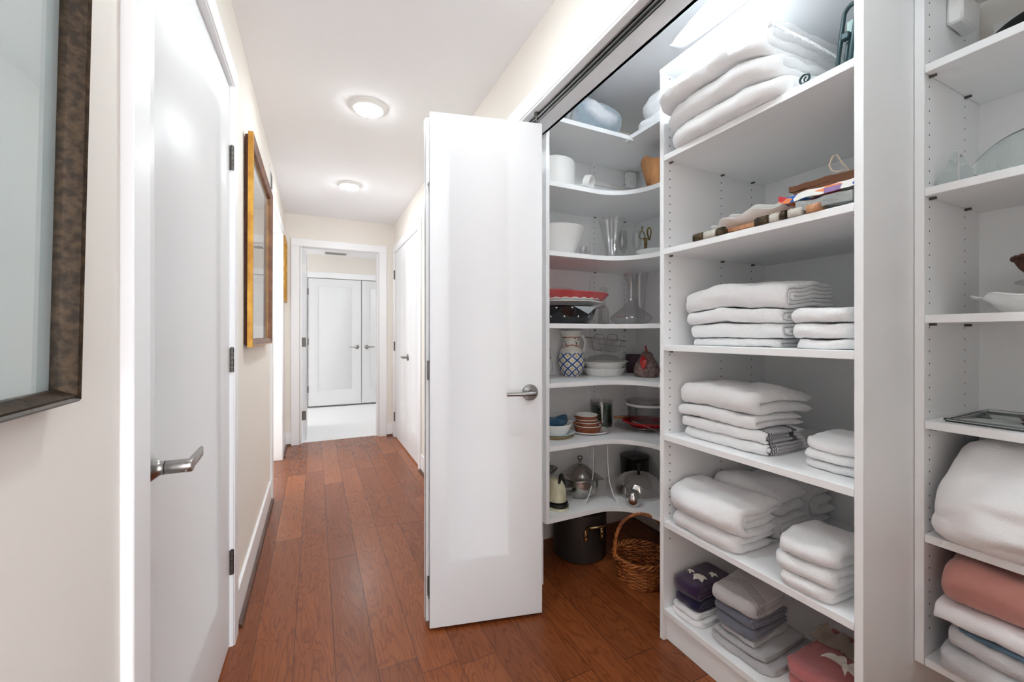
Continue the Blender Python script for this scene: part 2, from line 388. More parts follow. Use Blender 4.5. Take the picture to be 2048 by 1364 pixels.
# near left door: face towards +X, so rotate: u runs along -Y... (rz=+90deg maps +u to +Y and -v to +X)
d = door('door_1', 'closed white flat-panel door in the left wall, seen close up', (-.3045, .962, 0), math.atan2(.8635, .0175), .862, .01, 2.082, (.13, .728, .236, 1.955), .034)
for hz in (1.818, 1.067, .315):
    bm = hinge_bm(); bmesh.ops.transform(bm, matrix=T(.866, -.008, hz), verts=bm.verts)
    h = part('hinge', bm, M['nickdark'], d)
    bm = NB(); box(bm, .8625, .8650, -.004, .02, hz-.045, hz+.045); part('hinge_plate', bm, M['nickdark'], h)
bm = NB()
Mx = T(.062, 0, .9) @ R(PI/2, 'X')
lathe(bm, [(0, 0), (.036, 0), (.036, .004), (.030, .008), (.0165, .026), (.0135, .030), (.0135, .037), (0, .037)], 40, Mx)
rs = part('rosette', bm, M['nickel'], d)
bm = NB()
lathe(bm, [(0, .0385), (.0128, .0385), (.0132, .04), (.0132, .079), (.012, .0815), (0, .082)], 32, Mx)
part('spindle', bm, M['nickel'], rs)
bm = NB()
pts = [(-.012, 0), (.012, -.004), (.112, .002), (.115, .006), (.112, .009), (.012, .006), (-.012, .006)]
vs = prism(bm, pts, -.0105, .0105); bmesh.ops.transform(bm, matrix=T(.062, -.076, .9), verts=vs)
bmesh.ops.bevel(bm, geom=bm.edges[:], offset=.0015, segments=1, affect='EDGES')
part('lever', bm, M['nickel'], rs)

# bifold pair of the closet, folded open: the front leaf faces the camera
p1, p2 = Vector((.402, 1.585)), Vector((.846, 1.476)); dv = p2-p1; a1 = math.atan2(dv.y, dv.x); W1 = dv.length
bf = thing('bifold_door', 'open white bifold closet door folded out into the hall', 'door', (p1.x, p1.y, 0), a1)
zb, zt = .012, 2.035
l1 = part('front_leaf', leaf_bm(W1, zb, zt, .035, (.068, .322, .258, 1.915)), M['door'], bf)
lever(l1, .405, .925, -1, .05, .105)
# rear leaf
q1, q2 = Vector((.3965, 1.6235)), Vector((.845, 1.604)); dq = q2-q1; a2 = math.atan2(dq.y, dq.x)
bm = leaf_bm(dq.length, zb+.006, zt-.006, .033, (.068, .322, .258, 1.915))
bmesh.ops.transform(bm, matrix=R(-a1, 'Z') @ T(q1.x-p1.x, q1.y-p1.y, 0) @ R(a2, 'Z'), verts=bm.verts)
l2 = part('rear_leaf', bm, M['door'], bf)
for hz in (1.80, 1.02, .16):
    bm = NB(); box(bm, -.0045, -.0005, .012, .037, hz-.038, hz+.038, .0005); tube(bm, [(-.004, .0355, hz-.038), (-.004, .0355, hz+.038)], .004, 8)
    part('hinge', bm, M['plast'] if hz > 1.5 else M['nickdark'], bf)
bm = NB(); lathe(bm, [(0, 0), (.003, 0), (.003, .042), (.009, .046), (.009, .054), (0, .056)], 16, T(W1-.02, .0175, zt-.004)); part('roller', bm, M['nickdark'], bf)
# unseen pair added at the near jamb, blocking light from behind
p3, p4 = Vector((.400, -.30)), Vector((.845, -.225)); dn = p4-p3
nb_ = thing('bifold_door', 'open white bifold closet door folded at the near end of the closet opening', 'door', (p3.x, p3.y, 0), math.atan2(dn.y, dn.x))
part('front_leaf', leaf_bm(dn.length, zb, zt, .035, (.068, .322, .258, 1.915)), M['door'], nb_)
bm = leaf_bm(dn.length, zb+.006, zt-.006, .033, (.068, .322, .258, 1.915)); bmesh.ops.transform(bm, matrix=T(0, -.037, 0) @ R(-.14, 'Z') @ T(0, -.033, 0), verts=bm.verts)
part('rear_leaf', bm, M['door'], nb_)
# far double door in the right wall
d3 = thing('door_3', 'white double door in the right wall near the end of the hall', 'door', (XR-.006, 4.776, 0), -PI/2)
bm = leaf_bm(.668, .012, 2.086, .034, (.24, .585, .235, 1.96)); A = part('left_leaf', bm, M['door'], d3)
bm = leaf_bm(.518, .012, 2.086, .034, (.145, .47, .235, 1.96)); bmesh.ops.transform(bm, matrix=T(.673, 0, 0), verts=bm.verts); B = part('right_leaf', bm, M['door'], d3)
lever(A, .72, .94, -1, .05, .11)
for hz in (1.84, 1.03, .23):
    bm = hinge_bm(.1, .008); bmesh.ops.transform(bm, matrix=T(-.004, -.008, hz), verts=bm.verts); part('hinge', bm, M['nickdark'], d3)
    bm = NB(); tube(bm, [(1.188, -.002, hz-.045), (1.188, -.002, hz+.045)], .003, 8); part('hinge', bm, M['nickdark'], d3)
# open leaf in the end doorway
d2 = thing('door_2', 'white door standing open beyond the end doorway, seen edge on', 'door', (-.090, 5.02, 0), PI/2)
part('door_panel', leaf_bm(.76, .012, 2.086, .036, (.11, .65, .24, 1.92)), M['door'], d2)
for hz in (1.88, 1.08, .28):
    bm = NB(); box(bm, -.003, 0, .001, .035, hz-.05, hz+.05, .0005); tube(bm, [(-.003, .04, hz-.05), (-.003, .04, hz+.05)], .006, 8)
    part('hinge', bm, M['plast'] if hz > 1.5 else M['nickdark'], d2)
# double doors of the far room
d4 = thing('door_4', 'pair of white closet doors at the far side of the room beyond', 'door', (-.1, 7.2, 0), 0)
A = part('left_leaf', leaf_bm(.785, .03, 2.055, .02, (.135, .66, .26, 1.94)), M['door'], d4)
bm = leaf_bm(.785, .03, 2.055, .02, (.12, .66, .26, 1.94)); bmesh.ops.transform(bm, matrix=T(.795, 0, 0), verts=bm.verts); B = part('right_leaf', bm, M['door'], d4)
lever(A, .72, .96, -1, .05, .12); lever(B, .87, .96, 1, .05, .12)
for hz in (1.84, 1.05, .3):
    bm = hinge_bm(.1, .008); bmesh.ops.transform(bm, matrix=T(-.004, -.006, hz), verts=bm.verts); part('hinge', bm, M['nickdark'], d4)

# --- recessed ceiling lights, and lights added out of view
labs = ['lit round recessed ceiling light nearer the camera', 'lit round recessed ceiling light farther down the hall'] + ['round recessed ceiling light above the open closet']
for (lx, ly), lb in zip(((.268, 2.415), (.263, 3.735), (.268, 1.14)), labs):
    t = thing('ceiling_light', lb, 'light', (lx, ly, HC), 0, 'recessed ceiling lights')
    bm = NB(); lathe(bm, [(.099, 0), (.099, -.004), (.094, -.008), (.079, -.019), (.075, -.019), (.072, -.012), (.072, 0)], 64); part('trim_ring', bm, M['plast'], t)
    bm = NB(); lathe(bm, [(0, -.030), (.035, -.0295), (.056, -.028), (.070, -.0245), (.0745, -.017), (.0745, -.008), (0, -.008)], 48); part('lens', bm, M['lens'], t)
for lx, ly in ((.6, 6.1),):  # unseen light added to brighten the room beyond
    t = thing('ceiling_light', 'added unseen round ceiling light in the room beyond', 'light', (lx, ly, HC), 0, 'recessed ceiling lights')
    bm = NB(); lathe(bm, [(.099, 0), (.099, -.004), (.094, -.008), (.079, -.019), (.075, -.019), (.072, -.012), (.072, 0)], 48); part('trim_ring', bm, M['plast'], t)
    bm = NB(); lathe(bm, [(0, -.030), (.035, -.0295), (.056, -.028), (.070, -.0245), (.0745, -.017), (.0745, -.008), (0, -.008)], 48); part('lens', bm, M['lens'], t)
for ly, lb in ((.26, 'small round fill light added to the closet ceiling above the right-hand shelves'), (.82, 'small round fill light added to the closet ceiling above the pillow')):  # fill lights added out of view to brighten the upper shelves
    t = thing('ceiling_light', lb, 'light', (1.10 if ly < .5 else 1.04, ly, HC), 0, 'added closet fill lights')
    bm = NB(); lathe(bm, [(0, 0), (.07, 0), (.07, -.018), (.062, -.022), (.060, -.014), (0, -.014)], 48); part('housing', bm, M['plast'], t)
    bm = NB(); lathe(bm, [(0, -.058), (.03, -.055), (.050, -.044), (.058, -.028), (.0585, -.0145), (0, -.0145)], 40); part('lens', bm, M['added_lens2' if ly < .5 else 'added_lens3'], t)
# ceiling vent in the far room, wall vent high on the left wall
v = thing('ceiling_vent', 'white slatted ceiling vent in the room beyond', 'vent', (.29, 6.97, HC))
bm = NB(); box(bm, -.17, .17, -.1, .1, -.006, 0, .002); part('frame', bm, M['plast'], v)
bm = NB()
for i in range(9): box(bm, -.15, .15, -.083+i*.019, -.073+i*.019, -.012, -.004, M=None)
part('slats', bm, M['alum'], v)
v = thing('wall_vent', 'small white framed vent high on the left wall', 'vent', (XL, 3.38, 2.25))
bm = NB(); box(bm, 0, .008, -.1, -.075, -.09, .09); box(bm, 0, .008, .075, .1, -.09, .09); box(bm, 0, .008, -.075, .075, .065, .09); box(bm, 0, .008, -.075, .075, -.09, -.065); part('frame', bm, M['plast'], v)
bm = NB()
for i in range(7): box(bm, .001, .006, -.075, .075, -.06+i*.018, -.05+i*.018)
part('slats', bm, M['nickdark'], v)

# --- pictures on the left wall
M['bronze'] = mottle(bump(mat('antique_bronze_frame', (74, 58, 40), .38, .35), scale=60, strength=.2), (38, 28, 18), 110, .35, .6)
M['gold'] = mottle(bump(mat('gold_leaf_frame', (214, 164, 74), .38, .55), scale=60, strength=.1), (176, 124, 52), 14)
M['art1'] = mottle(mat('pale_blue_print', (226, 234, 234), .8), (212, 224, 226), 3)
M['mount'] = mat('cream_mount_board', (232, 228, 222), .8)
M['art2'] = mottle(mat('faded_drawing', (206, 196, 188), .8), (172, 158, 150), 5)
M['copper'] = mottle(bump(mat('brown_wood_moulding', (134, 92, 66), .4, .1), scale=60, strength=.1), (104, 66, 46), 14)
def picture(name, label, y0, y1, z0, z1, prof, fm, artm, glass_x, mount=0, tilt=0, back=0, front=None):
    """frame on the left wall; prof = (outward distance from the wall, inset from the outer edge)"""
    t = thing(name, label, 'picture', (XL, (y0+y1)/2, z0)); t.rotation_euler = (0, tilt, 0)
    W, Hh = y1-y0, z1-z0
    bm = NB(); rings = []
    for d, s in prof:
        rings.append([bm.verts.new((d, a, b)) for a, b in ((-W/2+s, s), (W/2-s, s), (W/2-s, Hh-s), (-W/2+s, Hh-s))])
    for k, (a, b) in enumerate(zip(rings, rings[1:]+rings[:1])):
        for i in range(4):
            j = (i+1) % 4; bm.faces.new((a[i], a[j], b[j], b[i])).material_index = (front.get(k, 0) if front else 0)
    part('frame', bm, fm, t, sm=25)
    s = prof[-1][1]
    bm = NB(); box(bm, glass_x-.003, glass_x-.001, -W/2+s-.003, W/2-s+.003, s-.003, Hh-s+.003); part('backing_board', bm, M['mount'] if mount else artm, t)
    if mount:
        bm = NB(); box(bm, glass_x-.001, glass_x-.0005, -W/2+s+mount, W/2-s-mount, s+mount, Hh-s-mount); part('print', bm, artm, t)
    bm = NB(); box(bm, glass_x+.001, glass_x+.003, -W/2+s-.002, W/2-s+.002, s-.002, Hh-s+.002); part('glass', bm, M['pane'], t)
    return t
picture('picture_frame', 'large picture in a dark bronze frame at the left edge, closest to the camera', -.35, .690, 1.078, 1.92,
        [(.001, .003), (.012, .003), (.020, 0), (.026, .002), (.029, .005), (.026, .0075), (.027, .010), (.021, .0135), (.0125, .018), (.004, .018)], M['bronze'], M['art1'], .006, tilt=.02)
picture('picture_frame', 'tall gold-framed drawing on the left wall past the near door', 2.165, 3.10, 1.105, 2.075,
        [(.001, .012), (.012, .010), (.014, 0), (.034, 0), (.036, .006), (.032, .012), (.034, .018), (.024, .035), (.012, .038), (.004, .038)], [M['gold'], M['copper'], M['shoe']], M['art2'], .008, .07, tilt=.004, front={0: 2, 1: 2, 4: 1, 5: 1, 6: 1, 7: 1})
picture('picture_frame', 'small gold-framed picture on the left wall beyond the side passage', 4.50, 4.84, 1.49, 2.12,
        [(.001, 0), (.024, 0), (.028, .006), (.022, .02), (.014, .03), (.004, .03)], M['gold'], M['art2'], .006, .05)

# ================================================================== THE CLOSET UNITS
def hole_mat(cols, axis='X'):
    """white melamine drilled with shelf-pin holes every 32 mm (heights and columns in metres)"""
    m = bump(mat('drilled_white_melamine', (243, 244, 245), .42), scale=90, strength=.03); nt = m.node_tree
    def mth(op, a, b=None, c=None):
        n = nd(m, 'ShaderNodeMath', operation=op)
        for i, v in enumerate((a, b, c)):
            if v is None: continue
            if isinstance(v, (int, float)): n.inputs[i].default_value = v
            else: nt.links.new(v, n.inputs[i])
        return n.outputs[0]
    g = nd(m, 'ShaderNodeNewGeometry'); sp = nd(m, 'ShaderNodeSeparateXYZ'); lk(m, g, 'Position', sp, 0)
    z = mth('MULTIPLY', mth('SUBTRACT', mth('FRACT', mth('ADD', mth('DIVIDE', mth('SUBTRACT', sp.outputs[2], 1.789), .032), .5)), .5), .032)
    best = None
    for c in cols:
        q = mth('ABSOLUTE', mth('SUBTRACT', sp.outputs[axis], c)); best = q if best is None else mth('MINIMUM', best, q)
    r = mth('SQRT', mth('ADD', mth('MULTIPLY', z, z), mth('MULTIPLY', best, best)))
    k = mth('MULTIPLY', mth('LESS_THAN', r, .0027), mth('GREATER_THAN', sp.outputs[2], .36))
    mx = nd(m, 'ShaderNodeMixRGB'); nt.links.new(k, mx.inputs[0]); mx.inputs[1].default_value = (*lin((243, 244, 245)), 1); mx.inputs[2].default_value = (.012, .012, .012, 1)
    lk(m, mx, 0, m.node_tree.nodes['Principled BSDF'], 'Base Color')
    return m
M['melh_mid'] = hole_mat((1.2252, 1.5138, 1.7061)); M['melh_right'] = hole_mat((1.4744, 1.6957)); M['melh_corner'] = hole_mat((1.475, 1.70))
def pins(parent, cols, z, y, s=-1):
    for c in cols:
        bm = NB(); tube(bm, [(c, y, z-.0035), (c, y+s*.014, z-.0035)], .0035, 8); part('shelf_pin', bm, M['nickdark'], parent, world=True)
TK = .0215
FX, BX = 1.1925, 1.797          # middle unit front and back
YM0, YM1 = .5454, 1.1562        # its inner faces
mu = thing('shelving_unit', 'white floor-standing shelving unit holding the folded towels', 'shelving unit', (FX, .85, 0), 0, None)
def bpart(name, b, parent, bev=.0012, mt='mel', label=None):
    bm = NB(); box(bm, *b, bev=bev); return part(name, bm, M[mt], parent, world=True, label=label)
MS = [1.843, 1.487, 1.122, .783, .454, .122]
pL = bpart('side_panel', (FX, BX+.005, YM1, YM1+.019, 0, 2.155), mu, mt='melh_mid')
pR = bpart('side_panel', (FX, BX+.005, YM0-.0195, YM0, 0, 2.155), mu)
bpart('top_board', (FX-.001, BX+.005, YM0-.0195, YM1+.0195, 2.155, 2.177), mu)
bpart('back_panel', (BX, BX+.008, YM0, YM1, .1, 2.155), mu, 0)
bpart('toe_board', (FX+.018, FX+.036, YM0, YM1, 0, MS[-1]-TK), mu)
for z in MS:
    sh = bpart('shelf', (FX+.001, BX, YM0+.0008, YM1-.0008, z-TK, z), mu)
    if z < 1.9 and z > .2:
        pins(sh, (1.2252, 1.5138, 1.7061), z-TK, YM1); pins(sh, (1.2252, 1.5138), z-TK, YM0, 1)

# right hung unit
RF = 1.444; RY = .5045
RS = [1.871, 1.547, 1.2135, .936, .638, .313]
ru = thing('shelving_unit', 'white wall-hung shelving unit at the right edge with glass ornaments and blankets', 'shelving unit', (RF, .1, .292))
pL = bpart('side_panel', (RF, BX+.005, RY, RY+.0200, .292, 2.155), ru, mt='melh_right')
bpart('side_panel', (RF, BX+.005, -.27, -.25, .292, 2.155), ru)
bpart('top_board', (RF, BX+.005, -.27, RY+.02, 2.155, 2.177), ru)
bpart('back_panel', (BX, BX+.008, -.25, RY, .30, 2.0), ru, 0)
for z in RS:
    sh = bpart('shelf', (RF+.001, BX, -.2492, RY-.0008, z-TK, z), ru)
    if z > .4: pins(sh, (1.4744, 1.6957), z-TK, RY); pins(sh, (1.4744, 1.6957), z-TK, -.25, 1)
# the rail above the back panel and its cover
bpart('hanging_rail', (1.792, 1.812, -.25, RY-.03, 2.035, 2.07), ru, .001, 'plast')
def cover(parent, x0, x1, y0, y1, z0, z1):
    bm = NB(); vs = box(bm, x0, x1, y0, y1, z0, z1, .006)
    return part('rail_cover', bm, M['plast'], parent, world=True)
cover(ru, 1.57, 1.675, RY-.034, RY-.001, 2.012, 2.092)

# corner unit: one leg against the end wall, one against the back wall
LF = 1.626; LX = .952; CB = 1.961; LB = 1.972
cu = thing('corner_shelving_unit', 'white wall-hung corner shelving unit with curved shelves of kitchenware', 'shelving unit', (1.4, 1.75, .292))
pP = bpart('side_panel', (LX, LX+.0195, LF, LB+.006, .292, 2.155), cu)
bpart('back_panel', (LX+.0195, BX, LB, LB+.006, .292, 2.155), cu, 0)
pE = bpart('end_panel', (1.447, BX, CB, LB, .292, 2.155), cu, .001, 'melh_corner')
bpart('back_panel', (BX, BX+.006, YM1+.0205, LB+.006, .292, 2.155), cu, 0)
bpart('side_panel', (RF, BX+.004, YM1+.0205, YM1+.0342, .292, 2.155), cu)
ys = YM1+.0345
def corner_poly(r):
    q = arc(RF-r, LF-r, r, PI/2, 0, 14)
    return [(LX+.0198, LB), (LX+.0198, LF)]+([(x, y) for x, y in q] if r else [(RF, LF)])+[(RF, ys), (BX, ys), (BX, LB)]
CS = [1.871, 1.549, 1.214, .937, .645, .3135]
for z in CS:
    bm = NB(); prism(bm, corner_poly(.205), z-TK, z)
    sh = part('shelf', bm, M['mel'], cu, world=True)
    pins(sh, (1.475, 1.70), z-TK, CB)
for a, b in (((LX+.0198, LF), (RF, LF)),):
    bm = NB(); box(bm, LX-.002, RF, LF-.0, LB, 2.155, 2.177, .0012); part('top_board', bm, M['mel'], cu, world=True)
    bm = NB(); box(bm, RF+.0006, BX, YM1+.0205, LB, 2.155, 2.177, .0012); part('top_board', bm, M['mel'], cu, world=True)
    bm = NB(); box(bm, RF-.012, RF+.016, LF-.012, LF+.016, 2.147, 2.155, .001); part('joint_plate', bm, M['plast'], cu, world=True)
bpart('hanging_rail', (1.47, 1.75, CB-.012, CB, 2.038, 2.062), cu, .001, 'plast')
bpart('hanging_rail', (1.783, 1.796, ys, CB-.03, 2.038, 2.062), cu, .001, 'plast')
bm = NB(); box(bm, 1.69, 1.755, CB-.05, CB-.013, 2.055, 2.14, .006); part('rail_cover', bm, M['plast'], cu, world=True)

# ================================================================== TEXTILES
def cloth(name, rgb, rough=.95, scale=330, strength=.8, rgb2=None, sheen=.35, dist=.004):
    m = mat(name, rgb, rough, spec=.2, sheen=sheen)
    if rgb2: mottle(m, rgb2, 9)
    return bump(m, 'noise', scale, strength, dist, detail=2)
M['terry'] = cloth('white_terry', (244, 244, 245))
M['blanket'] = cloth('white_plush_blanket', (246, 246, 247), scale=260, strength=.35)
M['linen'] = cloth('white_cotton', (247, 247, 249), scale=60, strength=.12)
M['purple'] = cloth('deep_purple_velour', (52, 28, 62)); M['navy'] = cloth('navy_terry', (30, 24, 58))
M['gray'] = cloth('charcoal_terry', (112, 114, 126)); M['ltgray'] = cloth('pale_grey_terry', (190, 188, 190))
M['silver'] = cloth('silver_grey_terry', (186, 185, 187)); M['pink'] = cloth('rose_terry', (190, 112, 112))
M['rose'] = cloth('dusty_pink_blanket', (196, 138, 128), scale=90, strength=.1); M['blue'] = cloth('slate_blue_fabric', (84, 108, 126), scale=90, strength=.1)
M['cream'] = cloth('ecru_lace', (206, 194, 180), scale=240, strength=.9); M['satin'] = mat('ivory_satin', (238, 234, 222), .4, sheen=.3)
M['quilt'] = cloth('pale_quilt', (218, 218, 220), scale=70, strength=.6, rgb2=(196, 198, 202), dist=.006)
M['fur'] = cloth('grey_blue_plush', (214, 218, 222), scale=90, strength=.5)
def fur():
    m = M['fur']; b = m.node_tree.nodes['Principled BSDF']
    tc = nd(m, 'ShaderNodeTexCoord'); t = nd(m, 'ShaderNodeTexWave'); t.inputs['Scale'].default_value = 2.2; t.inputs['Distortion'].default_value = 5; t.inputs['Detail'].default_value = 2
    t.inputs['Detail Scale'].default_value = 1.2
    r = nd(m, 'ShaderNodeValToRGB'); r.color_ramp.elements[0].color = (*lin((158, 172, 182)), 1); r.color_ramp.elements[1].color = (*lin((224, 226, 230)), 1)
    r.color_ramp.elements[0].position = .05; r.color_ramp.elements[1].position = .55
    lk(m, tc, 'Object', t, 'Vector'); lk(m, t, 'Fac', r, 'Fac'); lk(m, r, 'Color', b, 'Base Color')
fur()
def striped(name, base, bands, axis=0):
    """bands = list of (from, to, colour) along one object axis, in metres"""
    m = cloth(name, base); b = m.node_tree.nodes['Principled BSDF']
    tc = nd(m, 'ShaderNodeTexCoord'); sp = nd(m, 'ShaderNodeSeparateXYZ'); lk(m, tc, 'Object', sp, 0)
    r = nd(m, 'ShaderNodeValToRGB'); r.color_ramp.interpolation = 'CONSTANT'; e = r.color_ramp.elements
    mp = nd(m, 'ShaderNodeMapRange'); mp.inputs[1].default_value = -.25; mp.inputs[2].default_value = .25; lk(m, sp, axis, mp, 0); lk(m, mp, 0, r, 0)
    e[0].color = (*lin(base), 1); e[1].position = 1; e[1].color = (*lin(base), 1)
    for a, z, c in bands:
        k = e.new((a+.25)/.5); k.color = (*lin(c), 1); k = e.new((z+.25)/.5); k.color = (*lin(base), 1)
    lk(m, r, 'Color', b, 'Base Color'); return m

def ribbon(bm, path, t, ys, warp, mi=0, rib=None):
    n = len(path); P = [Vector((x, 0, z)) for x, z in path]; N = []
    for i in range(n):
        d = P[min(i+1, n-1)]-P[max(i-1, 0)]; N.append(Vector((-d.z, 0, d.x)).normalized())
    def fi(i):
        k = min(i, n-1-i); return (.35, .8, 1)[min(k, 2)]
    rows = []
    for j, (y, fy) in enumerate(ys):
        k = t*.5*fy
        if rib: k *= 1+rib[0]*math.sin(y*2*PI/rib[1])
        a = [bm.verts.new(warp(P[i]+N[i]*k*fi(i)+Vector((0, y, 0)))) for i in range(n)]
        b = [bm.verts.new(warp(P[i]-N[i]*k*fi(i)+Vector((0, y, 0)))) for i in range(n)]
        rows.append((a, b))
    def F(*v): bm.faces.new(v).material_index = mi
    for (a, b), (c, d) in zip(rows, rows[1:]):
        for i in range(n-1):
            F(a[i], a[i+1], c[i+1], c[i]); F(b[i+1], b[i], d[i], d[i+1])
        F(b[0], a[0], c[0], d[0]); F(a[-1], b[-1], d[-1], c[-1])
    for (a, b), fl in ((rows[0], 1), (rows[-1], 0)):
        for i in range(n-1):
            v = (a[i], b[i], b[i+1], a[i+1]); F(*(v if fl else v[::-1]))
def resample(path, step):
    out = [path[0]]
    for (x0, z0), (x1, z1) in zip(path, path[1:]):
        L = math.hypot(x1-x0, z1-z0); k = max(1, int(L/step))
        for i in range(1, k+1): out.append((x0+(x1-x0)*i/k, z0+(z1-z0)*i/k))
    return out
def fold_bm(D, W, H, n=2, style='U', seed=1, amp=.012, bulge=.008, rnd_=.10, droop=.12, rib=None, stk=None, jit=.012, fine=.0026, org=(0, 0, 0), step=.014, curl=0):
    """a folded textile: front fold at x=-D/2, long side along y, lying on z=0.  stk=(z0,height,seed) of its pile"""
    rng = random.Random(seed); bm = NB()
    z0s, Hs, ss = stk or (0, H, seed)
    def warp(p):
        x, y, z = p; u = min(1, max(0, x/D+.5)); v = y/(W/2); hs = (z+org[2]-z0s)/Hs
        wx, wy = x+org[0], y+org[1]
        e = abs(v)**5
        nx_ = x+bulge*nz(y*7+seed*3.1, z*16, 2.2)*(1-u)+rnd_*D*e*(1-u)*.8
        ny = y*(1-rnd_*.35*(1-u)**3)+.006*nz(x*9, z*20+seed, 7.7)*(1 if abs(v) > .8 else 0)
        dz = hs*(amp*nz(wx*5.5, wy*5.5, ss*1.7)+amp*.5*nz(wx*12, wy*12, ss*2.9+4)) - hs*droop*Hs*.35*(e+(1-u)**4*.8)
        dz += fine*nz(x*38, y*38, seed+z*30)+fine*1.3*nz(x*16+3, y*16, seed*2.3+z*12)
        nx_ += (fine*1.6*nz(y*26, z*40, seed+.5)+fine*nz(y*60, z*70, seed))*(1-u)**2
        if curl: dz += curl*max(0, -v-.55)**2*(z/H)
        return Vector((nx_, ny, max(0 if z+org[2]-z0s < .004 else z0s-org[2]+.0008, z+dz)))
    def rows(y0, y1, t):
        o = t*.5; k = max(8, int((y1-y0)/.013)); L = [(y0, .4), (y0+o*.25, .8)]
        L += [(y0+o+(y1-y0-2*o)*i/k, 1) for i in range(k+1)]+[(y1-o*.25, .8), (y1, .4)]
        return L
    if style == 'U':
        t = H/(2*n)
        for i in range(n):
            r = H/2-t*(i+.5); r = max(r, t*.5)
            xe = D/2-rng.random()*jit*2; xc = -D/2+H/2*(.8 if i == 0 else 1)
            path = resample([(xe, H/2-r), (xc, H/2-r)], step)
            k = max(6, int(PI*r/.006)); path += [(xc-r*math.sin(PI*q/k)*(.8 if i == 0 else 1), H/2-r*math.cos(PI*q/k)) for q in range(1, k)]
            path += resample([(xc, H/2+r), (D/2-rng.random()*jit*2, H/2+r)], step)
            a, b = rng.random()*jit, rng.random()*jit
            ribbon(bm, path, t*.94, rows(-W/2+a, W/2-b, t), warp, 0, rib)
    else:
        t = H/n; path = []
        for i in range(n):
            z = t*(i+.5); j = rng.random()*jit
            front = (i % 2 == 0) == (style == 'Z')       # which end this layer turns up at
            xa_, xb_ = -D/2+t*.5+j, D/2-t*.5-j
            seg = [(xb_, z), (xa_, z)] if front else [(xa_, z), (xb_, z)]
            path += resample(seg, step)
            if i < n-1:
                cx = xa_ if front else xb_; s = -1 if front else 1
                path += [(cx+s*t*.5*math.sin(PI*q/6), z+t/2-t*.5*math.cos(PI*q/6)) for q in range(1, 6)]
        ribbon(bm, path, t*.95, rows(-W/2, W/2, t), warp, 0, rib)
    return bm
def stack(base, x0, x1, y0, y1, items, grp, ss, rz=0, **kw):
    """items from the bottom: (name, label, category, height, n, style, material, opts)"""
    H = sum(i[3] for i in items); z = base; out = []
    for k, (nm, lb, ct, h, n, st, mt, op) in enumerate(items):
        op = dict(op); dx0, dx1, dy0, dy1 = op.pop('d', (0, 0, 0, 0)); q = dict(kw); q.update(op); r = q.pop('rz', rz)
        X0, X1, Y0, Y1 = x0+dx0, x1+dx1, y0+dy0, y1+dy1
        cx, cy = (X0+X1)/2, (Y0+Y1)/2
        b = fold_bm(X1-X0, Y1-Y0, h-.003, n, st, seed=ss*10+k, stk=(base, H, ss), org=(cx, cy, z), **q)
        out.append(solo(nm, b, M[mt], lb, ct, (cx, cy, z), r, grp, sm=70)); z += h
    return out
TW = 'folded_towel'
# shelf 1: three white blankets hanging forward over the edge
stack(1.8435, 1.125, 1.60, .69, 1.10, [
    ('folded_blanket', 'bottom one of the three white plush blankets on the top shelf', 'blanket', .062, 1, 'U', 'blanket', dict(d=(.02, 0, .0, .025))),
    ('folded_blanket', 'middle one of the three white plush blankets on the top shelf', 'blanket', .068, 1, 'U', 'blanket', dict(d=(.0, 0, .01, .025), bulge=.012)),
    ('folded_blanket', 'topmost white plush blanket with a loose fringed end', 'blanket', .074, 2, 'U', 'blanket', dict(d=(-.03, -.05, .03, .03), bulge=.014, curl=.25))],
    'white blankets on the top shelf', 3, amp=.03, droop=.2, rz=.0, rnd_=.14, fine=.003)
fr = [o for o in C.objects if o.get('label') == 'topmost white plush blanket with a loose fringed end'][0]
bm = NB(); rng = random.Random(5)
for i in range(44):
    x = -.16+i*.0075; z = .070-.004*abs(i-20)/20+rng.random()*.004; y = -.19
    p = [(x, y+.01, z)]
    for k in range(1, 5): p.append((x+rng.uniform(-.003, .003)*k, y-.008*k, z-.0022*k*k+.001))
    tube(bm, p, [.0016, .0015, .0014, .0013, .001], 5)
part('fringe', bm, M['linen'], fr)
# shelf 3
stack(1.1225, 1.255, 1.49, .745, 1.115, [
    (TW, 'thin white towel at the very bottom of the tall pile on the middle shelf', 'towel', .030, 1, 'U', 'terry', dict(d=(.01, 0, .02, -.01))),
    (TW, 'plain white towel second from the bottom of the tall pile on the middle shelf', 'towel', .052, 2, 'U', 'terry', dict(d=(.0, 0, .0, -.005))),
    (TW, 'ribbed white towel second from the top of the tall pile on the middle shelf', 'towel', .050, 2, 'U', 'terry', dict(d=(-.005, .02, -.0, .012), rib=(.10, .017))),
    (TW, 'puffy ribbed white towel on top of the tall pile on the middle shelf', 'towel', .082, 3, 'U', 'terry', dict(d=(-.005, .03, -.005, .015), rib=(.06, .017), bulge=.014))],
    'tall pile on the middle shelf', 11, amp=.022, droop=.10)
stack(1.1225, 1.215, 1.44, .556, .728, [
    (TW, 'thin white hand towel at the bottom of the short pile on the middle shelf', 'towel', .030, 2, 'Z', 'terry', dict(d=(0, 0, 0, -.012))),
    (TW, 'white hand towel in the middle of the short pile on the middle shelf', 'towel', .046, 1, 'U', 'terry', dict()),
    (TW, 'white hand towel on top of the short pile on the middle shelf', 'towel', .044, 1, 'U', 'terry', dict(d=(0, 0, 0, .002)))],
    'short pile on the middle shelf', 12, amp=.010, droop=.15, rnd_=.2)
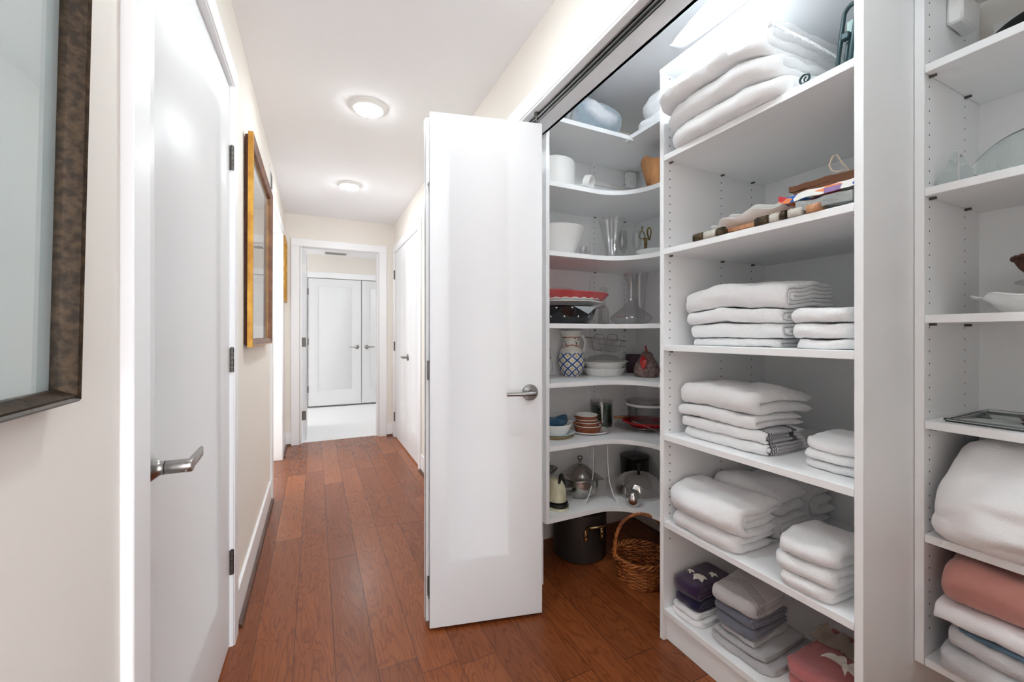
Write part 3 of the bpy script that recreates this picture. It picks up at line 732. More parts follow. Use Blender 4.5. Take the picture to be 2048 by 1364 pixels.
# shelf 4
M['str1'] = striped('white_terry_with_grey_bands', (244, 244, 245), [(-.085, -.075, (70, 72, 80)), (-.072, -.066, (60, 62, 70)), (-.063, .03, (176, 176, 180)), (.035, .062, (84, 84, 92))])
M['str2'] = striped('white_terry_with_dark_lines', (244, 244, 245), [(-.088, -.080, (84, 86, 94)), (-.076, -.069, (60, 62, 70)), (-.065, -.060, (84, 86, 94)), (-.055, .08, (186, 186, 190))])
stack(.7835, 1.238, 1.475, .793, 1.135, [
    (TW, 'white towel with dark grey lines at its end, lowest of the wide pile', 'towel', .040, 2, 'U', 'str2', dict(d=(.006, 0, 0, -.01))),
    (TW, 'white towel with a grey woven band, second from the bottom of the wide pile', 'towel', .040, 2, 'U', 'str1', dict(d=(.0, 0, .012, .006))),
    (TW, 'thick white bath towel under the topmost one of the wide pile', 'towel', .046, 1, 'U', 'terry', dict(d=(-.004, .03, .03, .01))),
    (TW, 'bulky white bath towel on top of the wide pile, sagging at its corner', 'towel', .082, 1, 'U', 'terry', dict(d=(-.006, .07, .035, .015), bulge=.02))],
    'wide pile above the rolled bath towels', 21, amp=.024, droop=.16)
stack(.7835, 1.262, 1.44, .560, .712, [
    (TW, 'white washcloth at the bottom of the low pile beside the striped towels', 'towel', .030, 2, 'Z', 'terry', dict()),
    (TW, 'white washcloth in the middle of the low pile beside the striped towels', 'towel', .034, 1, 'U', 'terry', dict(d=(0, 0, 0, .002))),
    (TW, 'white washcloth on top of the low pile beside the striped towels', 'towel', .036, 1, 'U', 'terry', dict(d=(0, 0, 0, -.004)))],
    'low pile beside the striped towels', 22, amp=.012, droop=.2, rnd_=.16)
# shelf 5
bt = 'thick bath towels on the second lowest shelf'
stack(.4545, 1.188, 1.392, .848, 1.142, [
    (TW, 'lower thick white bath towel at the front left of its shelf', 'towel', .066, 1, 'U', 'terry', dict(d=(.004, 0, .01, 0))),
    (TW, 'upper thick white bath towel at the front left, overhanging the shelf edge', 'towel', .104, 2, 'U', 'terry', dict(d=(-.012, 0, -.004, .008), bulge=.016))],
    bt, 31, amp=.018, droop=.14, rnd_=.16)
stack(.4545, 1.405, 1.585, .86, 1.14, [
    (TW, 'lower rolled white bath towel in the second row, behind the front left pair', 'towel', .086, 2, 'U', 'terry', dict()),
    (TW, 'upper rolled white bath towel in the second row, behind the front left pair', 'towel', .088, 1, 'U', 'terry', dict(bulge=.016))],
    bt, 32, amp=.018, droop=.16, rnd_=.16)
stack(.4545, 1.60, 1.775, .87, 1.13, [
    (TW, 'thick white bath towel at the very back of the second lowest shelf', 'towel', .15, 2, 'U', 'terry', dict())],
    bt, 33, amp=.012, droop=.2, rnd_=.2)
stack(.4545, 1.20, 1.42, .592, .752, [
    (TW, 'white hand towel at the bottom of the pile at the right of the bath towels', 'towel', .042, 1, 'U', 'terry', dict(d=(-.006, 0, 0, -.01))),
    (TW, 'white hand towel in the middle of the pile at the right of the bath towels', 'towel', .048, 1, 'U', 'terry', dict(d=(-.008, 0, 0, .004))),
    (TW, 'ribbed white hand towel on top of the pile at the right of the bath towels', 'towel', .052, 1, 'U', 'terry', dict(d=(0, 0, .0, 0), rib=(.07, .022)))],
    'pile at the right of the bath towels', 34, amp=.014, droop=.15, rnd_=.14)
# bottom shelf
stack(.1225, 1.212, 1.40, 1.018, 1.147, [
    (TW, 'white hand towel at the bottom, under the navy one', 'towel', .022, 1, 'U', 'terry', dict(d=(-.006, -.02, -.004, .002))),
    (TW, 'white hand towel directly under the navy one', 'towel', .022, 1, 'U', 'terry', dict(d=(0, -.01, .004, 0))),
    (TW, 'navy blue towel under the purple one', 'towel', .042, 2, 'U', 'navy', dict(d=(.006, .02, .012, -.004))),
    (TW, 'deep purple towel with pale satin flowers on it', 'towel', .050, 2, 'U', 'purple', dict(d=(.004, .03, .008, .002)))],
    'dark towels on the bottom shelf', 41, amp=.010, droop=.12, rnd_=.14, rz=.02)
M['zig'] = cloth('pale_grey_terry_with_stitched_lines', (196, 193, 194))
def zig():
    m = M['zig']; b = m.node_tree.nodes['Principled BSDF']; tc = nd(m, 'ShaderNodeTexCoord'); sp = nd(m, 'ShaderNodeSeparateXYZ'); lk(m, tc, 'Object', sp, 0)
    def mth(op, a, b=None):
        n = nd(m, 'ShaderNodeMath', operation=op)
        for i, v in enumerate((a, b)):
            if v is None: continue
            if isinstance(v, (int, float)): n.inputs[i].default_value = v
            else: m.node_tree.links.new(v, n.inputs[i])
        return n.outputs[0]
    # four parallel stitched lines that bend once, running across the top
    k = mth('ADD', sp.outputs[0], mth('MULTIPLY', mth('ABSOLUTE', mth('SUBTRACT', sp.outputs[1], .012)), .55))
    f = mth('ABSOLUTE', mth('SUBTRACT', mth('FRACT', mth('DIVIDE', k, .011)), .5))
    s = mth('MULTIPLY', mth('LESS_THAN', f, .13), mth('MULTIPLY', mth('GREATER_THAN', k, -.024), mth('LESS_THAN', k, .026)))
    mx = nd(m, 'ShaderNodeMixRGB'); m.node_tree.links.new(s, mx.inputs[0]); mx.inputs[1].default_value = (*lin((196, 193, 194)), 1); mx.inputs[2].default_value = (*lin((112, 96, 100)), 1)
    lk(m, mx, 0, b, 'Base Color')
zig()
stack(.1225, 1.222, 1.50, .775, 1.0, [
    (TW, 'wide silver-grey towel at the bottom of the grey pile', 'towel', .026, 1, 'U', 'silver', dict()),
    (TW, 'silver-grey towel second from the bottom of the grey pile', 'towel', .022, 1, 'U', 'silver', dict(d=(.01, -.02, .018, -.012))),
    (TW, 'small silver-grey towel under the charcoal ones', 'towel', .020, 1, 'U', 'silver', dict(d=(.016, -.06, .055, -.03))),
    (TW, 'lower charcoal grey towel of the grey pile', 'towel', .034, 1, 'U', 'gray', dict(d=(.014, -.06, .055, -.012))),
    (TW, 'upper charcoal grey towel of the grey pile', 'towel', .034, 2, 'U', 'gray', dict(d=(.018, -.06, .06, -.012))),
    (TW, 'pale grey towel with stitched zigzag lines on top of the grey pile', 'towel', .054, 2, 'U', 'zig', dict(d=(.010, -.055, .066, .002)))],
    'grey pile on the bottom shelf', 42, amp=.012, droop=.12, rnd_=.12, rz=.06)
pk = stack(.1225, 1.255, 1.54, .560, .765, [
    (TW, 'rose pink towel at the bottom right, under the one with a lace border', 'towel', .040, 2, 'U', 'pink', dict(d=(.004, 0, 0, -.006))),
    (TW, 'rose pink towel with a lace border and an ivory bow', 'towel', .046, 2, 'U', 'pink', dict())],
    'pink towels on the bottom shelf', 43, amp=.012, droop=.14, rnd_=.12)
# flowers on the purple towel
def petal(bm, cx, cy, cz, a, l, wd, lift):
    n = 6; rings = []
    for i in range(n+1):
        s = i/n; ww = wd*math.sin(PI*min(1, s*.9+.08)); px = cx+math.cos(a)*l*s; py = cy+math.sin(a)*l*s; z = cz+lift*math.sin(PI*s)
        rings.append([Vector((px-math.sin(a)*ww*k, py+math.cos(a)*ww*k, z+.003*abs(k)-.0)) for k in (-1, -.5, 0, .5, 1)])
    V = [[bm.verts.new(p) for p in r] for r in rings]; U = [[bm.verts.new(p-Vector((0, 0, .0012))) for p in r] for r in rings]
    for i in range(n):
        for j in range(4):
            bm.faces.new((V[i][j], V[i][j+1], V[i+1][j+1], V[i+1][j])); bm.faces.new((U[i][j+1], U[i][j], U[i+1][j], U[i+1][j+1]))
    for i in range(n):
        bm.faces.new((V[i][0], V[i+1][0], U[i+1][0], U[i][0])); bm.faces.new((V[i+1][4], V[i][4], U[i][4], U[i+1][4]))
    for i in (0, n):
        for j in range(4): bm.faces.new((V[i][j], U[i][j], U[i][j+1], V[i][j+1]) if i else (V[i][j+1], U[i][j+1], U[i][j], V[i][j]))
pt = [o for o in C.objects if o.get('label') == 'deep purple towel with pale satin flowers on it'][0]
for fx, fy, rr, n in ((-.035, -.012, .026, 5), (.025, -.024, .016, 4), (-.03, .03, .014, 4)):
    bm = NB()
    for k in range(n): petal(bm, fx, fy, .046, 2*PI*k/n+.4, rr, rr*.42, .006)
    part('satin_flower', bm, M['satin'], pt, sm=60)
# lace border and bow on the pink towel
bm = NB(); rows_ = []
for i in range(33):
    y = -.1+.2*i/32
    rows_.append([bm.verts.new((x+.006*math.sin(i*1.3)*(k == 6), y, .051+.007*nz(y*20, x*20)+(.012*math.sin(i*.9)+.016 if k == 6 else .004*k*math.sin(i*.35)**2))) for k, x in enumerate([.012, .024, .036, .048, .06, .07, .082])])
for a, b in zip(rows_, rows_[1:]):
    for i in range(6): bm.faces.new((a[i], a[i+1], b[i+1], b[i]))
bmesh.ops.solidify(bm, geom=bm.faces[:], thickness=.0025)
part('lace_border', bm, M['cream'], pk[1], sm=60)
bm = NB(); z = .054
for a, l, ww in ((1.77, .056, .015), (1.05, .040, .016), (-1.27, .050, .018), (-1.97, .045, .016), (-2.7, .035, .008)): petal(bm, -.045, -.022, z, a, l, ww, .014)
lathe(bm, [(0, z), (.008, z+.002), (.009, z+.008), (.006, z+.014), (0, z+.015)], 12, T(-.045, -.022, 0))
part('bow', bm, M['satin'], pk[1], sm=60)

# pillow on top of the unit
def pillow_bm(L, W, H, seed=1, pinch=.55):
    bm = NB(); n = 40; top = []; bot = []
    for i in range(n+1):
        a = []; b = []
        for j in range(n+1):
            u, v = -1+2*i/n, -1+2*j/n
            e = max(0, (1-abs(u)**2.6))*max(0, (1-abs(v)**2.6)); h = H/2*e**pinch
            k = 1-.05*(1-abs(v)**2) if abs(u) > .5 else 1
            wr = .007*nz(u*3, v*9+seed, 1)*e**.3
            x, y = L/2*u*(1-.05*(1-v*v)*abs(u)**4), W/2*v*(1-.06*(1-u*u)*abs(v)**4)
            zb_ = .022; a.append(bm.verts.new((x, y, zb_+(H-zb_)*e**pinch+wr))); b.append(bm.verts.new((x, y, zb_*(1-e**.4)) if 0 < i < n and 0 < j < n else (x, y, zb_+wr-.0005)))
        top.append(a); bot.append(b)
    for i in range(n):
        for j in range(n):
            bm.faces.new((top[i][j], top[i+1][j], top[i+1][j+1], top[i][j+1])); bm.faces.new((bot[i][j+1], bot[i+1][j+1], bot[i+1][j], bot[i][j]))
    bmesh.ops.remove_doubles(bm, verts=bm.verts, dist=.0008)
    return bm
solo('pillow', pillow_bm(.46, .68, .19, 3), M['linen'], 'white bed pillow lying on top of the shelving unit', 'pillow', (1.375, .745, 2.1785), 0, sm=80)
# throw and blanket on top of the corner unit
b = fold_bm(.30, .34, .19, 2, 'U', seed=77, amp=.02, bulge=.02, rnd_=.22, droop=.3, fine=.004)
solo('fur_throw', b, M['fur'], 'grey-blue plush throw folded on top of the corner shelves', 'throw', (1.30, 1.80, 2.178), PI/2, sm=80)
stack(2.178, 1.462, 1.74, 1.28, 1.635, [
    ('folded_blanket', 'white blanket folded flat on top of the corner shelves, beside the throw', 'blanket', .062, 2, 'U', 'blanket', dict(bulge=.02)),
    ('folded_blanket', 'white blanket rolled up on the flat one, beside the grey throw', 'blanket', .115, 2, 'U', 'blanket', dict(d=(.012, -.03, .02, -.03), bulge=.02))],
    'white blankets beside the throw', 78, amp=.02, droop=.2, rnd_=.2, rz=.1)
# right unit: comforter and quilts
b = fold_bm(.42, .60, .262, 2, 'U', seed=81, amp=.02, bulge=.03, rnd_=.10, droop=.35, fine=.003, step=.02)
for v in b.verts:
    k = max(0, min(1, v.co.z/.262)); u = max(0, .5-v.co.x/.42)
    v.co.x += .15*u*k**1.3; v.co.y -= .035*k**1.5*(v.co.y > .1)*(v.co.y/.3)
solo('comforter', b, M['blanket'], 'thick white comforter bulging out of the right-hand shelves', 'blanket', (1.560, .203, .6385), 0, sm=80)
stack(.3135, 1.41, 1.77, -.12, .488, [
    ('quilt', 'pale quilted blanket at the bottom of the right-hand shelves', 'blanket', .070, 2, 'U', 'quilt', dict()),
    ('quilt', 'pale quilted blanket second from the bottom of the right-hand shelves', 'blanket', .052, 2, 'U', 'quilt', dict(d=(.005, 0, 0, -.022))),
    ('folded_sheet', 'slate blue folded sheet showing between pale blankets', 'sheet', .012, 1, 'U', 'blue', dict(d=(.0, 0, 0, -.045))),
    ('folded_sheet', 'smooth white folded sheet under the dusty pink blanket', 'sheet', .046, 2, 'U', 'linen', dict(d=(-.006, 0, 0, .0))),
    ('folded_blanket', 'dusty pink blanket under the white comforter', 'blanket', .112, 1, 'U', 'rose', dict(d=(.0, 0, 0, -.008), bulge=.016))],
    'blankets at the bottom right', 82, amp=.016, droop=.10, rnd_=.06, step=.02)
# SPLIT2

# ================================================================== KITCHENWARE ON THE CORNER SHELVES
M['burl'] = mottle(bump(mat('burl_wood', (198, 142, 92), .35), scale=25, strength=.3, stretch=(1, 1, .3)), (128, 74, 38), 9, .35, .62, (1.5, 1.5, .35), 6)
M['brass'] = mottle(mat('aged_brass', (168, 146, 88), .35, .9), (84, 72, 44), 20)
M['redg'] = mottle(mat('red_glaze', (206, 92, 92), .15, coat=.5), (190, 66, 70), 6)
M['steel'] = bump(mat('worn_silver', (178, 176, 172), .22, 1), scale=30, strength=.03)
M['blackpot'] = mat('black_enamel', (14, 14, 15), .25)
M['anod'] = bump(mat('dark_anodised_aluminium', (74, 72, 70), .42, .6), scale=200, strength=.05)
M['brassh'] = mat('brass_pot_handle', (196, 172, 128), .3, 1)
M['greenc'] = mat('dark_green_wax', (30, 62, 44), .3)
M['brownc'] = bump(mat('brown_glazed_basketweave', (142, 74, 42), .22, coat=.4), 'voronoi', 90, .8, .003, stretch=(1, 1, 1.6))
M['bluec'] = mottle(mat('blue_glaze', (46, 84, 116), .2, coat=.3), (88, 122, 148), 12)
M['celadon'] = mat('pale_celadon_glaze', (214, 226, 226), .2, coat=.3)
M['yel'] = mat('honey_glaze', (196, 176, 128), .25)
M['iron'] = mottle(mat('cream_enamel', (222, 218, 190), .25), (186, 180, 150), 18)
M['rubber'] = mat('black_plastic', (22, 22, 22), .4)
M['wick'] = mottle(bump(mat('honey_wicker', (186, 112, 54), .45), scale=80, strength=.3), (120, 60, 26), 30)
M['dwick'] = mottle(bump(mat('dark_wicker', (104, 58, 34), .5), scale=80, strength=.3), (60, 30, 18), 30)
M['pearc'] = bump(mottle(mat('speckled_stoneware', (150, 126, 120), .8), (108, 84, 80), 60), 'voronoi', 160, .8, .003)
M['redc'] = mat('red_gloss', (176, 42, 44), .25)
M['plum'] = mat('plum_glaze', (74, 54, 66), .4)
M['tan'] = mottle(mat('tan_wood', (186, 140, 96), .5), (150, 100, 62), 20)
M['lace'] = bump(mat('grey_lace', (206, 210, 212), .8), 'voronoi', 200, 1, .002)
M['redp'] = mat('red_plastic', (192, 30, 38), .3)
M['cleartub'] = thin_glass('clear_plastic_tub', (.88, .885, .89), .12, 1.6)
def polka(name, base, dot, na, dz, r, R0):
    m = mat(name, base, .15, coat=.4); b = m.node_tree.nodes['Principled BSDF']
    def mth(op, a, b=None):
        n = nd(m, 'ShaderNodeMath', operation=op)
        for i, v in enumerate((a, b)):
            if v is None: continue
            if isinstance(v, (int, float)): n.inputs[i].default_value = v
            else: m.node_tree.links.new(v, n.inputs[i])
        return n.outputs[0]
    tc = nd(m, 'ShaderNodeTexCoord'); sp = nd(m, 'ShaderNodeSeparateXYZ'); lk(m, tc, 'Object', sp, 0)
    z = mth('DIVIDE', mth('SUBTRACT', sp.outputs[2], dz*.35), dz); row = mth('FLOOR', z); fz = mth('MULTIPLY', mth('SUBTRACT', mth('FRACT', z), .5), dz)
    a = mth('ADD', mth('MULTIPLY', mth('DIVIDE', mth('ARCTAN2', sp.outputs[1], sp.outputs[0]), 2*PI), na), mth('MULTIPLY', row, .5))
    fa = mth('MULTIPLY', mth('SUBTRACT', mth('FRACT', mth('ADD', a, 20.0)), .5), 2*PI*R0/na)
    k = mth('LESS_THAN', mth('SQRT', mth('ADD', mth('MULTIPLY', fz, fz), mth('MULTIPLY', fa, fa))), r)
    mx = nd(m, 'ShaderNodeMixRGB'); m.node_tree.links.new(k, mx.inputs[0]); mx.inputs[1].default_value = (*lin(base), 1); mx.inputs[2].default_value = (*lin(dot), 1)
    lk(m, mx, 0, b, 'Base Color'); return m
M['polka'] = polka('black_glaze_with_white_dots', (20, 21, 24), (238, 238, 236), 13, .042, .0042, .155)
def shell(prof, t=.004):
    """outer profile (r,z) from the bottom centre to the rim -> closed thin-walled vessel"""
    inner = []
    n = len(prof)
    for i in range(n-1, -1, -1):
        r, z = prof[i]; p = prof[max(0, i-1)]; q = prof[min(n-1, i+1)]
        dx, dz = q[0]-p[0], q[1]-p[1]; L = math.hypot(dx, dz) or 1
        nx_, nz_ = -dz/L, dx/L
        inner.append((max(0, r+nx_*t) if r > 1e-6 else 0, z+nz_*t))
    inner[0] = (max(0, prof[-1][0]-t*.9), prof[-1][1])
    return list(prof)+[(prof[-1][0]-t*.45, prof[-1][1]+t*.35)]+inner
def smooth_prof(p, k=4):
    out = []
    for i in range(len(p)-1):
        p0, p1, p2, p3 = p[max(0, i-1)], p[i], p[i+1], p[min(len(p)-1, i+2)]
        for s in range(k):
            t = s/k
            out.append(tuple(max(0, .5*((2*p1[j])+(-p0[j]+p2[j])*t+(2*p0[j]-5*p1[j]+4*p2[j]-p3[j])*t*t+(-p0[j]+3*p1[j]-3*p2[j]+p3[j])*t**3)) for j in (0, 1)))
    return out+[p[-1]]
def bowl(name, label, cat, loc, prof, m, t=.004, seg=48, sx=1, sy=1, rz=0, wob=None, zw=None, rot=None, group=None, k=4, sm=50):
    bm = NB(); vs = lathe(bm, shell(smooth_prof(prof, k) if k > 1 else prof, t), seg, wob=wob)
    if zw:
        for v in vs: v.co.z += zw(math.atan2(v.co.y, v.co.x), math.hypot(v.co.x, v.co.y), v.co.z)
    bmesh.ops.transform(bm, matrix=Matrix.Diagonal((sx, sy, 1, 1)), verts=bm.verts)
    return solo(name, bm, m, label, cat, loc, rz, group, sm=sm, rot=rot)
# ---- top curved shelf (z 1.871)
zA = 1.8715
bowl('platter', 'long white platter with handles on the highest curved shelf', 'platter', (1.19, 1.795, zA), [(0, 0), (.10, 0), (.13, .004), (.175, .018), (.2, .021)], M['cer'], .004, 64, 1.04, .66,
     wob=lambda a, z: 1+.02*math.cos(6*a), zw=lambda a, r, z: (.004*math.cos(8*a) if r > .15 else 0))
t = thing('baking_dish', 'tall white round casserole pot standing on the long platter', 'pot', (1.10, 1.80, zA+.0055))
bm = NB(); lathe(bm, [(0, 0), (.095, 0), (.104, .008), (.107, .03), (.107, .145), (.103, .158), (.090, .166), (0, .168)], 64); part('body', bm, M['cermat'], t)
bm = NB(); lathe(bm, [(0, .1682), (.02, .1682), (.014, .176), (.02, .184), (0, .188)], 24); part('knob', bm, M['cermat'], t)
# cup lying on its side
t = thing('teacup', 'white cup lying on its side in front of the tall white pot', 'cup', (1.232, 1.715, zA+.056)); t.rotation_euler = (0, PI*.58, -.9)
bm = NB(); lathe(bm, shell(smooth_prof([(0, -.045), (.022, -.045), (.026, -.04), (.038, -.02), (.044, .02), (.046, .035)]), .003), 40); part('bowl', bm, M['cer'], t, sm=50)
bm = NB(); tube(bm, [(.043, 0, .02), (.062, 0, .018), (.068, 0, 0), (.058, 0, -.018), (.037, 0, -.022)], .0035, 8); part('handle', bm, M['cer'], t)
# burl wood vase
bm = NB(); vs = lathe(bm, shell([(0, 0), (.058, 0), (.064, .03), (.072, .08), (.084, .13), (.094, .165), (.098, .19)], .008), 48, wob=lambda a, z: 1+.05*math.sin(3*a+z*9)+.03*math.sin(7*a+z*20))
for v in vs:
    a = math.atan2(v.co.y, v.co.x)
    if v.co.z > .15: v.co.z += .022*math.sin(2*a+2.3)+.008*math.sin(5*a)
solo('wooden_vase', bm, M['burl'], 'rough burl wood vase at the right of the highest curved shelf', 'vase', (1.635, 1.60, zA), 0, sm=40)
# ---- second shelf (z 1.549)
zB = 1.5495
bowl('serving_bowl', 'large ribbed white serving bowl on the second curved shelf', 'bowl', (1.125, 1.80, zB), [(0, 0), (.07, 0), (.075, .006), (.092, .045), (.118, .10), (.14, .15)], M['cermat'], .006, 64, wob=lambda a, z: 1+.006*math.sin(z*520), k=10)
def tumbler(loc, r, h, label, group=None, fl=0):
    bm = NB(); lathe(bm, shell([(0, 0), (r*.9, 0), (r*.93, .004), (r, h)], .0022), 32); return solo('drinking_glass', bm, M['glass'], label, 'glass', loc, 0, group, sm=50)
tumbler((1.305, 1.83, zB), .022, .085, 'small clear glass right beside the large ribbed bowl')
tumbler((1.345, 1.86, zB), .022, .075, 'short clear glass between the small glass and the fluted vase')
bm = NB(); nf = 10
pf = [(0, 0), (.034, 0), (.036, .01), (.030, .03), (.034, .06), (.044, .12), (.055, .18), (.064, .222)]
vs = lathe(bm, shell(smooth_prof(pf, 3), .007), 80, wob=lambda a, z: 1+(.05+.55*max(0, z)/1.0)*.9*abs(math.cos(a*nf/2))-.04)
for v in vs:
    if v.co.z > .2: v.co.z += .010*abs(math.cos(math.atan2(v.co.y, v.co.x)*nf/2))-.004
solo('glass_vase', bm, M['glass'], 'thick fluted glass vase with a wavy rim', 'vase', (1.428, 1.745, zB), .2, sm=50)
for x, y, h, lb in ((1.545, 1.80, .20, 'tall clear glass directly right of the fluted vase'), (1.592, 1.845, .20, 'tall clear glass in the back, between the fluted vase and the brass figure'), (1.618, 1.765, .19, 'tall clear glass just left of the brass figure')):
    t = thing('stemmed_glass', lb, 'glass', (x, y, zB), 0, 'tall glasses behind the fluted vase')
    bm = NB(); lathe(bm, shell(smooth_prof([(0, .085), (.012, .088), (.022, .11), (.024, .15), (.020, h)], 3), .0018), 28); part('bowl', bm, M['glass'], t, sm=50)
    bm = NB(); lathe(bm, [(0, 0), (.026, 0), (.026, .002), (.006, .006), (.0035, .02), (.0035, .075), (.006, .0845), (0, .0848)], 24); part('stem', bm, M['glass'], t, sm=50)
t = thing('brass_ornament', 'aged brass ornament with two twisted loops', 'ornament', (1.665, 1.745, zB))
bm = NB(); lathe(bm, [(0, 0), (.035, 0), (.035, .006), (.012, .014), (.009, .05), (.0085, .13), (.012, .15), (0, .155)], 24); part('stem', bm, M['brass'], t)
for s in (-1, 1):
    bm = NB(); P = []
    for i in range(25):
        a = 2*PI*i/24; P.append((s*(.026+.020*math.sin(a)*(.6+.4*math.cos(a))), .008*math.sin(2*a), .178-.034*math.cos(a)))
    tube(bm, P[:-1], .0042, 8, closed=True, flat=.6); part('loop', bm, M['brass'], t)
bowl('shallow_dish', 'shallow white dish in front of the brass ornament', 'dish', (1.565, 1.585, zB), [(0, 0), (.045, 0), (.055, .006), (.078, .032), (.088, .038)], M['cer'], .004, wob=lambda a, z: 1+(.06 if abs(a-.3) < .25 or a > 6.2 else 0)*max(0, z)/.038)
# ---- third shelf (z 1.214)
zC = 1.2145
cx, cy = 1.16, 1.795
bowl('serving_bowl', 'black bowl with white polka dots under the stacked platters', 'bowl', (cx, cy-.01, zC), [(0, 0), (.112, 0), (.122, .006), (.142, .035), (.158, .078)], M['polka'], .006, 64)
bowl('glass_plate', 'clear glass plate with a ribbed rim lying on the black dotted bowl', 'plate', (cx+.06, cy-.005, zC+.0815), [(0, 0), (.12, 0), (.15, .006), (.158, .010)], M['glass'], .004, 96, 1.0, .98, wob=lambda a, z: 1+.02*math.cos(36*a)*(z > .004))
bm = NB(); A = [bm.verts.new(p) for p in ((-.075, .006, 0), (.085, .006, 0))]; n = 8; prev = None
bm.free(); bm = NB(); rr = []
for i in range(n+1):
    s = i/n; wv = .064*(1-s)+.002
    rr.append([bm.verts.new((.004+wv*k+.01*s, -.010-.012*math.sin(s*1.5), -.0-.036*s+.004*(abs(k) == .5)*(i % 2))) for k in (-1, -.5, 0, .5, 1)])
for a, b in zip(rr, rr[1:]):
    for i in range(4): bm.faces.new((a[i], a[i+1], b[i+1], b[i]))
bmesh.ops.solidify(bm, geom=bm.faces[:], thickness=.0012)
solo('lace_doily', bm, M['lace'], 'grey lace doily hanging in a point over the black dotted bowl', 'doily', (cx+.0, cy-.165, zC+.083), sm=60)
bowl('dinner_plate', 'smooth white oval plate in the middle of the platter stack', 'plate', (cx+.02, cy-.0, zC+.0935), [(0, 0), (.12, 0), (.14, .004), (.185, .016), (.195, .018)], M['cer'], .004, 64, 1, .78)
bowl('platter', 'white scalloped platter directly under the red one', 'platter', (cx+.02, cy-.0, zC+.1005), [(0, 0), (.11, 0), (.13, .005), (.18, .022), (.19, .024)], M['cer'], .0035, 96, 1, .78, zw=lambda a, r, z: .003*math.cos(24*a)*(r > .15), wob=lambda a, z: 1+.012*math.cos(24*a)*(z > .01))
bowl('platter', 'rose red rectangular-looking platter on top of the stack', 'platter', (cx+.025, cy-.0, zC+.1225), [(0, 0), (.15, 0), (.17, .004), (.195, .030), (.20, .034)], M['redg'], .005, 64, 1.05, .74, rot=(0, .02, 0), wob=lambda a, z: (abs(math.cos(a))**3+abs(math.sin(a))**3)**(-1/3))
bowl('glass_bowl', 'clear glass bowl on top of the red platter', 'bowl', (cx-.03, cy, zC+.130), [(0, 0), (.04, 0), (.05, .004), (.062, .03), (.068, .05)], M['glass'], .003)
bowl('glass_plate', 'clear glass plate lying in front of the decanter', 'plate', (1.365, 1.80, zC), [(0, 0), (.045, 0), (.055, .004), (.062, .008)], M['glass'], .003, 48)
t = thing('decanter', 'wide-based clear glass decanter with a flared neck', 'decanter', (1.525, 1.705, zC))
bm = NB(); lathe(bm, shell(smooth_prof([(0, .0), (.06, .0), (.088, .010), (.108, .028), (.110, .036), (.098, .052), (.068, .076), (.040, .10), (.023, .13), (.0165, .16), (.017, .19), (.024, .225), (.038, .262), (.046, .278)], 5), .0028), 64); part('body', bm, M['glass'], t, sm=60)
bm = NB(); lathe(bm, shell(smooth_prof([(0, 0), (.034, 0), (.036, .004), (.03, .04), (.031, .1), (.035, .2), (.044, .27), (.050, .298)], 4), .0028), 48)
solo('hurricane_glass', bm, M['glass'], 'tall clear glass cylinder behind the decanter', 'vase', (1.672, 1.80, zC), sm=60)
t = thing('cruet', 'small cut-glass cruet with a stopper, left of the decanter', 'cruet', (1.49, 1.895, zC))
bm = NB(); lathe(bm, shell(smooth_prof([(0, 0), (.026, 0), (.030, .006), (.031, .07), (.024, .10), (.012, .125), (.011, .15), (.018, .165)], 3), .003), 24, wob=lambda a, z: 1+.05*math.cos(8*a)*(z < .1)); part('bottle', bm, M['glass'], t, sm=40)
bm = NB(); lathe(bm, [(0, .15), (.007, .15), (.008, .17), (.02, .185), (.026, .20), (.02, .215), (0, .222)], 16); part('stopper', bm, M['glass'], t, sm=30)
t = thing('crystal_ornament', 'small crystal and pewter ornament at the right end beside the decanter', 'ornament', (1.572, 1.50, zC))
bm = NB(); lathe(bm, [(0, 0), (.028, 0), (.03, .01), (.018, .03), (.022, .05), (.03, .065), (0, .07)], 10); part('crystal', bm, M['glass'], t, sm=20)
bm = NB(); lathe(bm, [(0, .0705), (.018, .071), (.026, .082), (.02, .1), (0, .106)], 20); part('cap', bm, M['nickdark'], t)
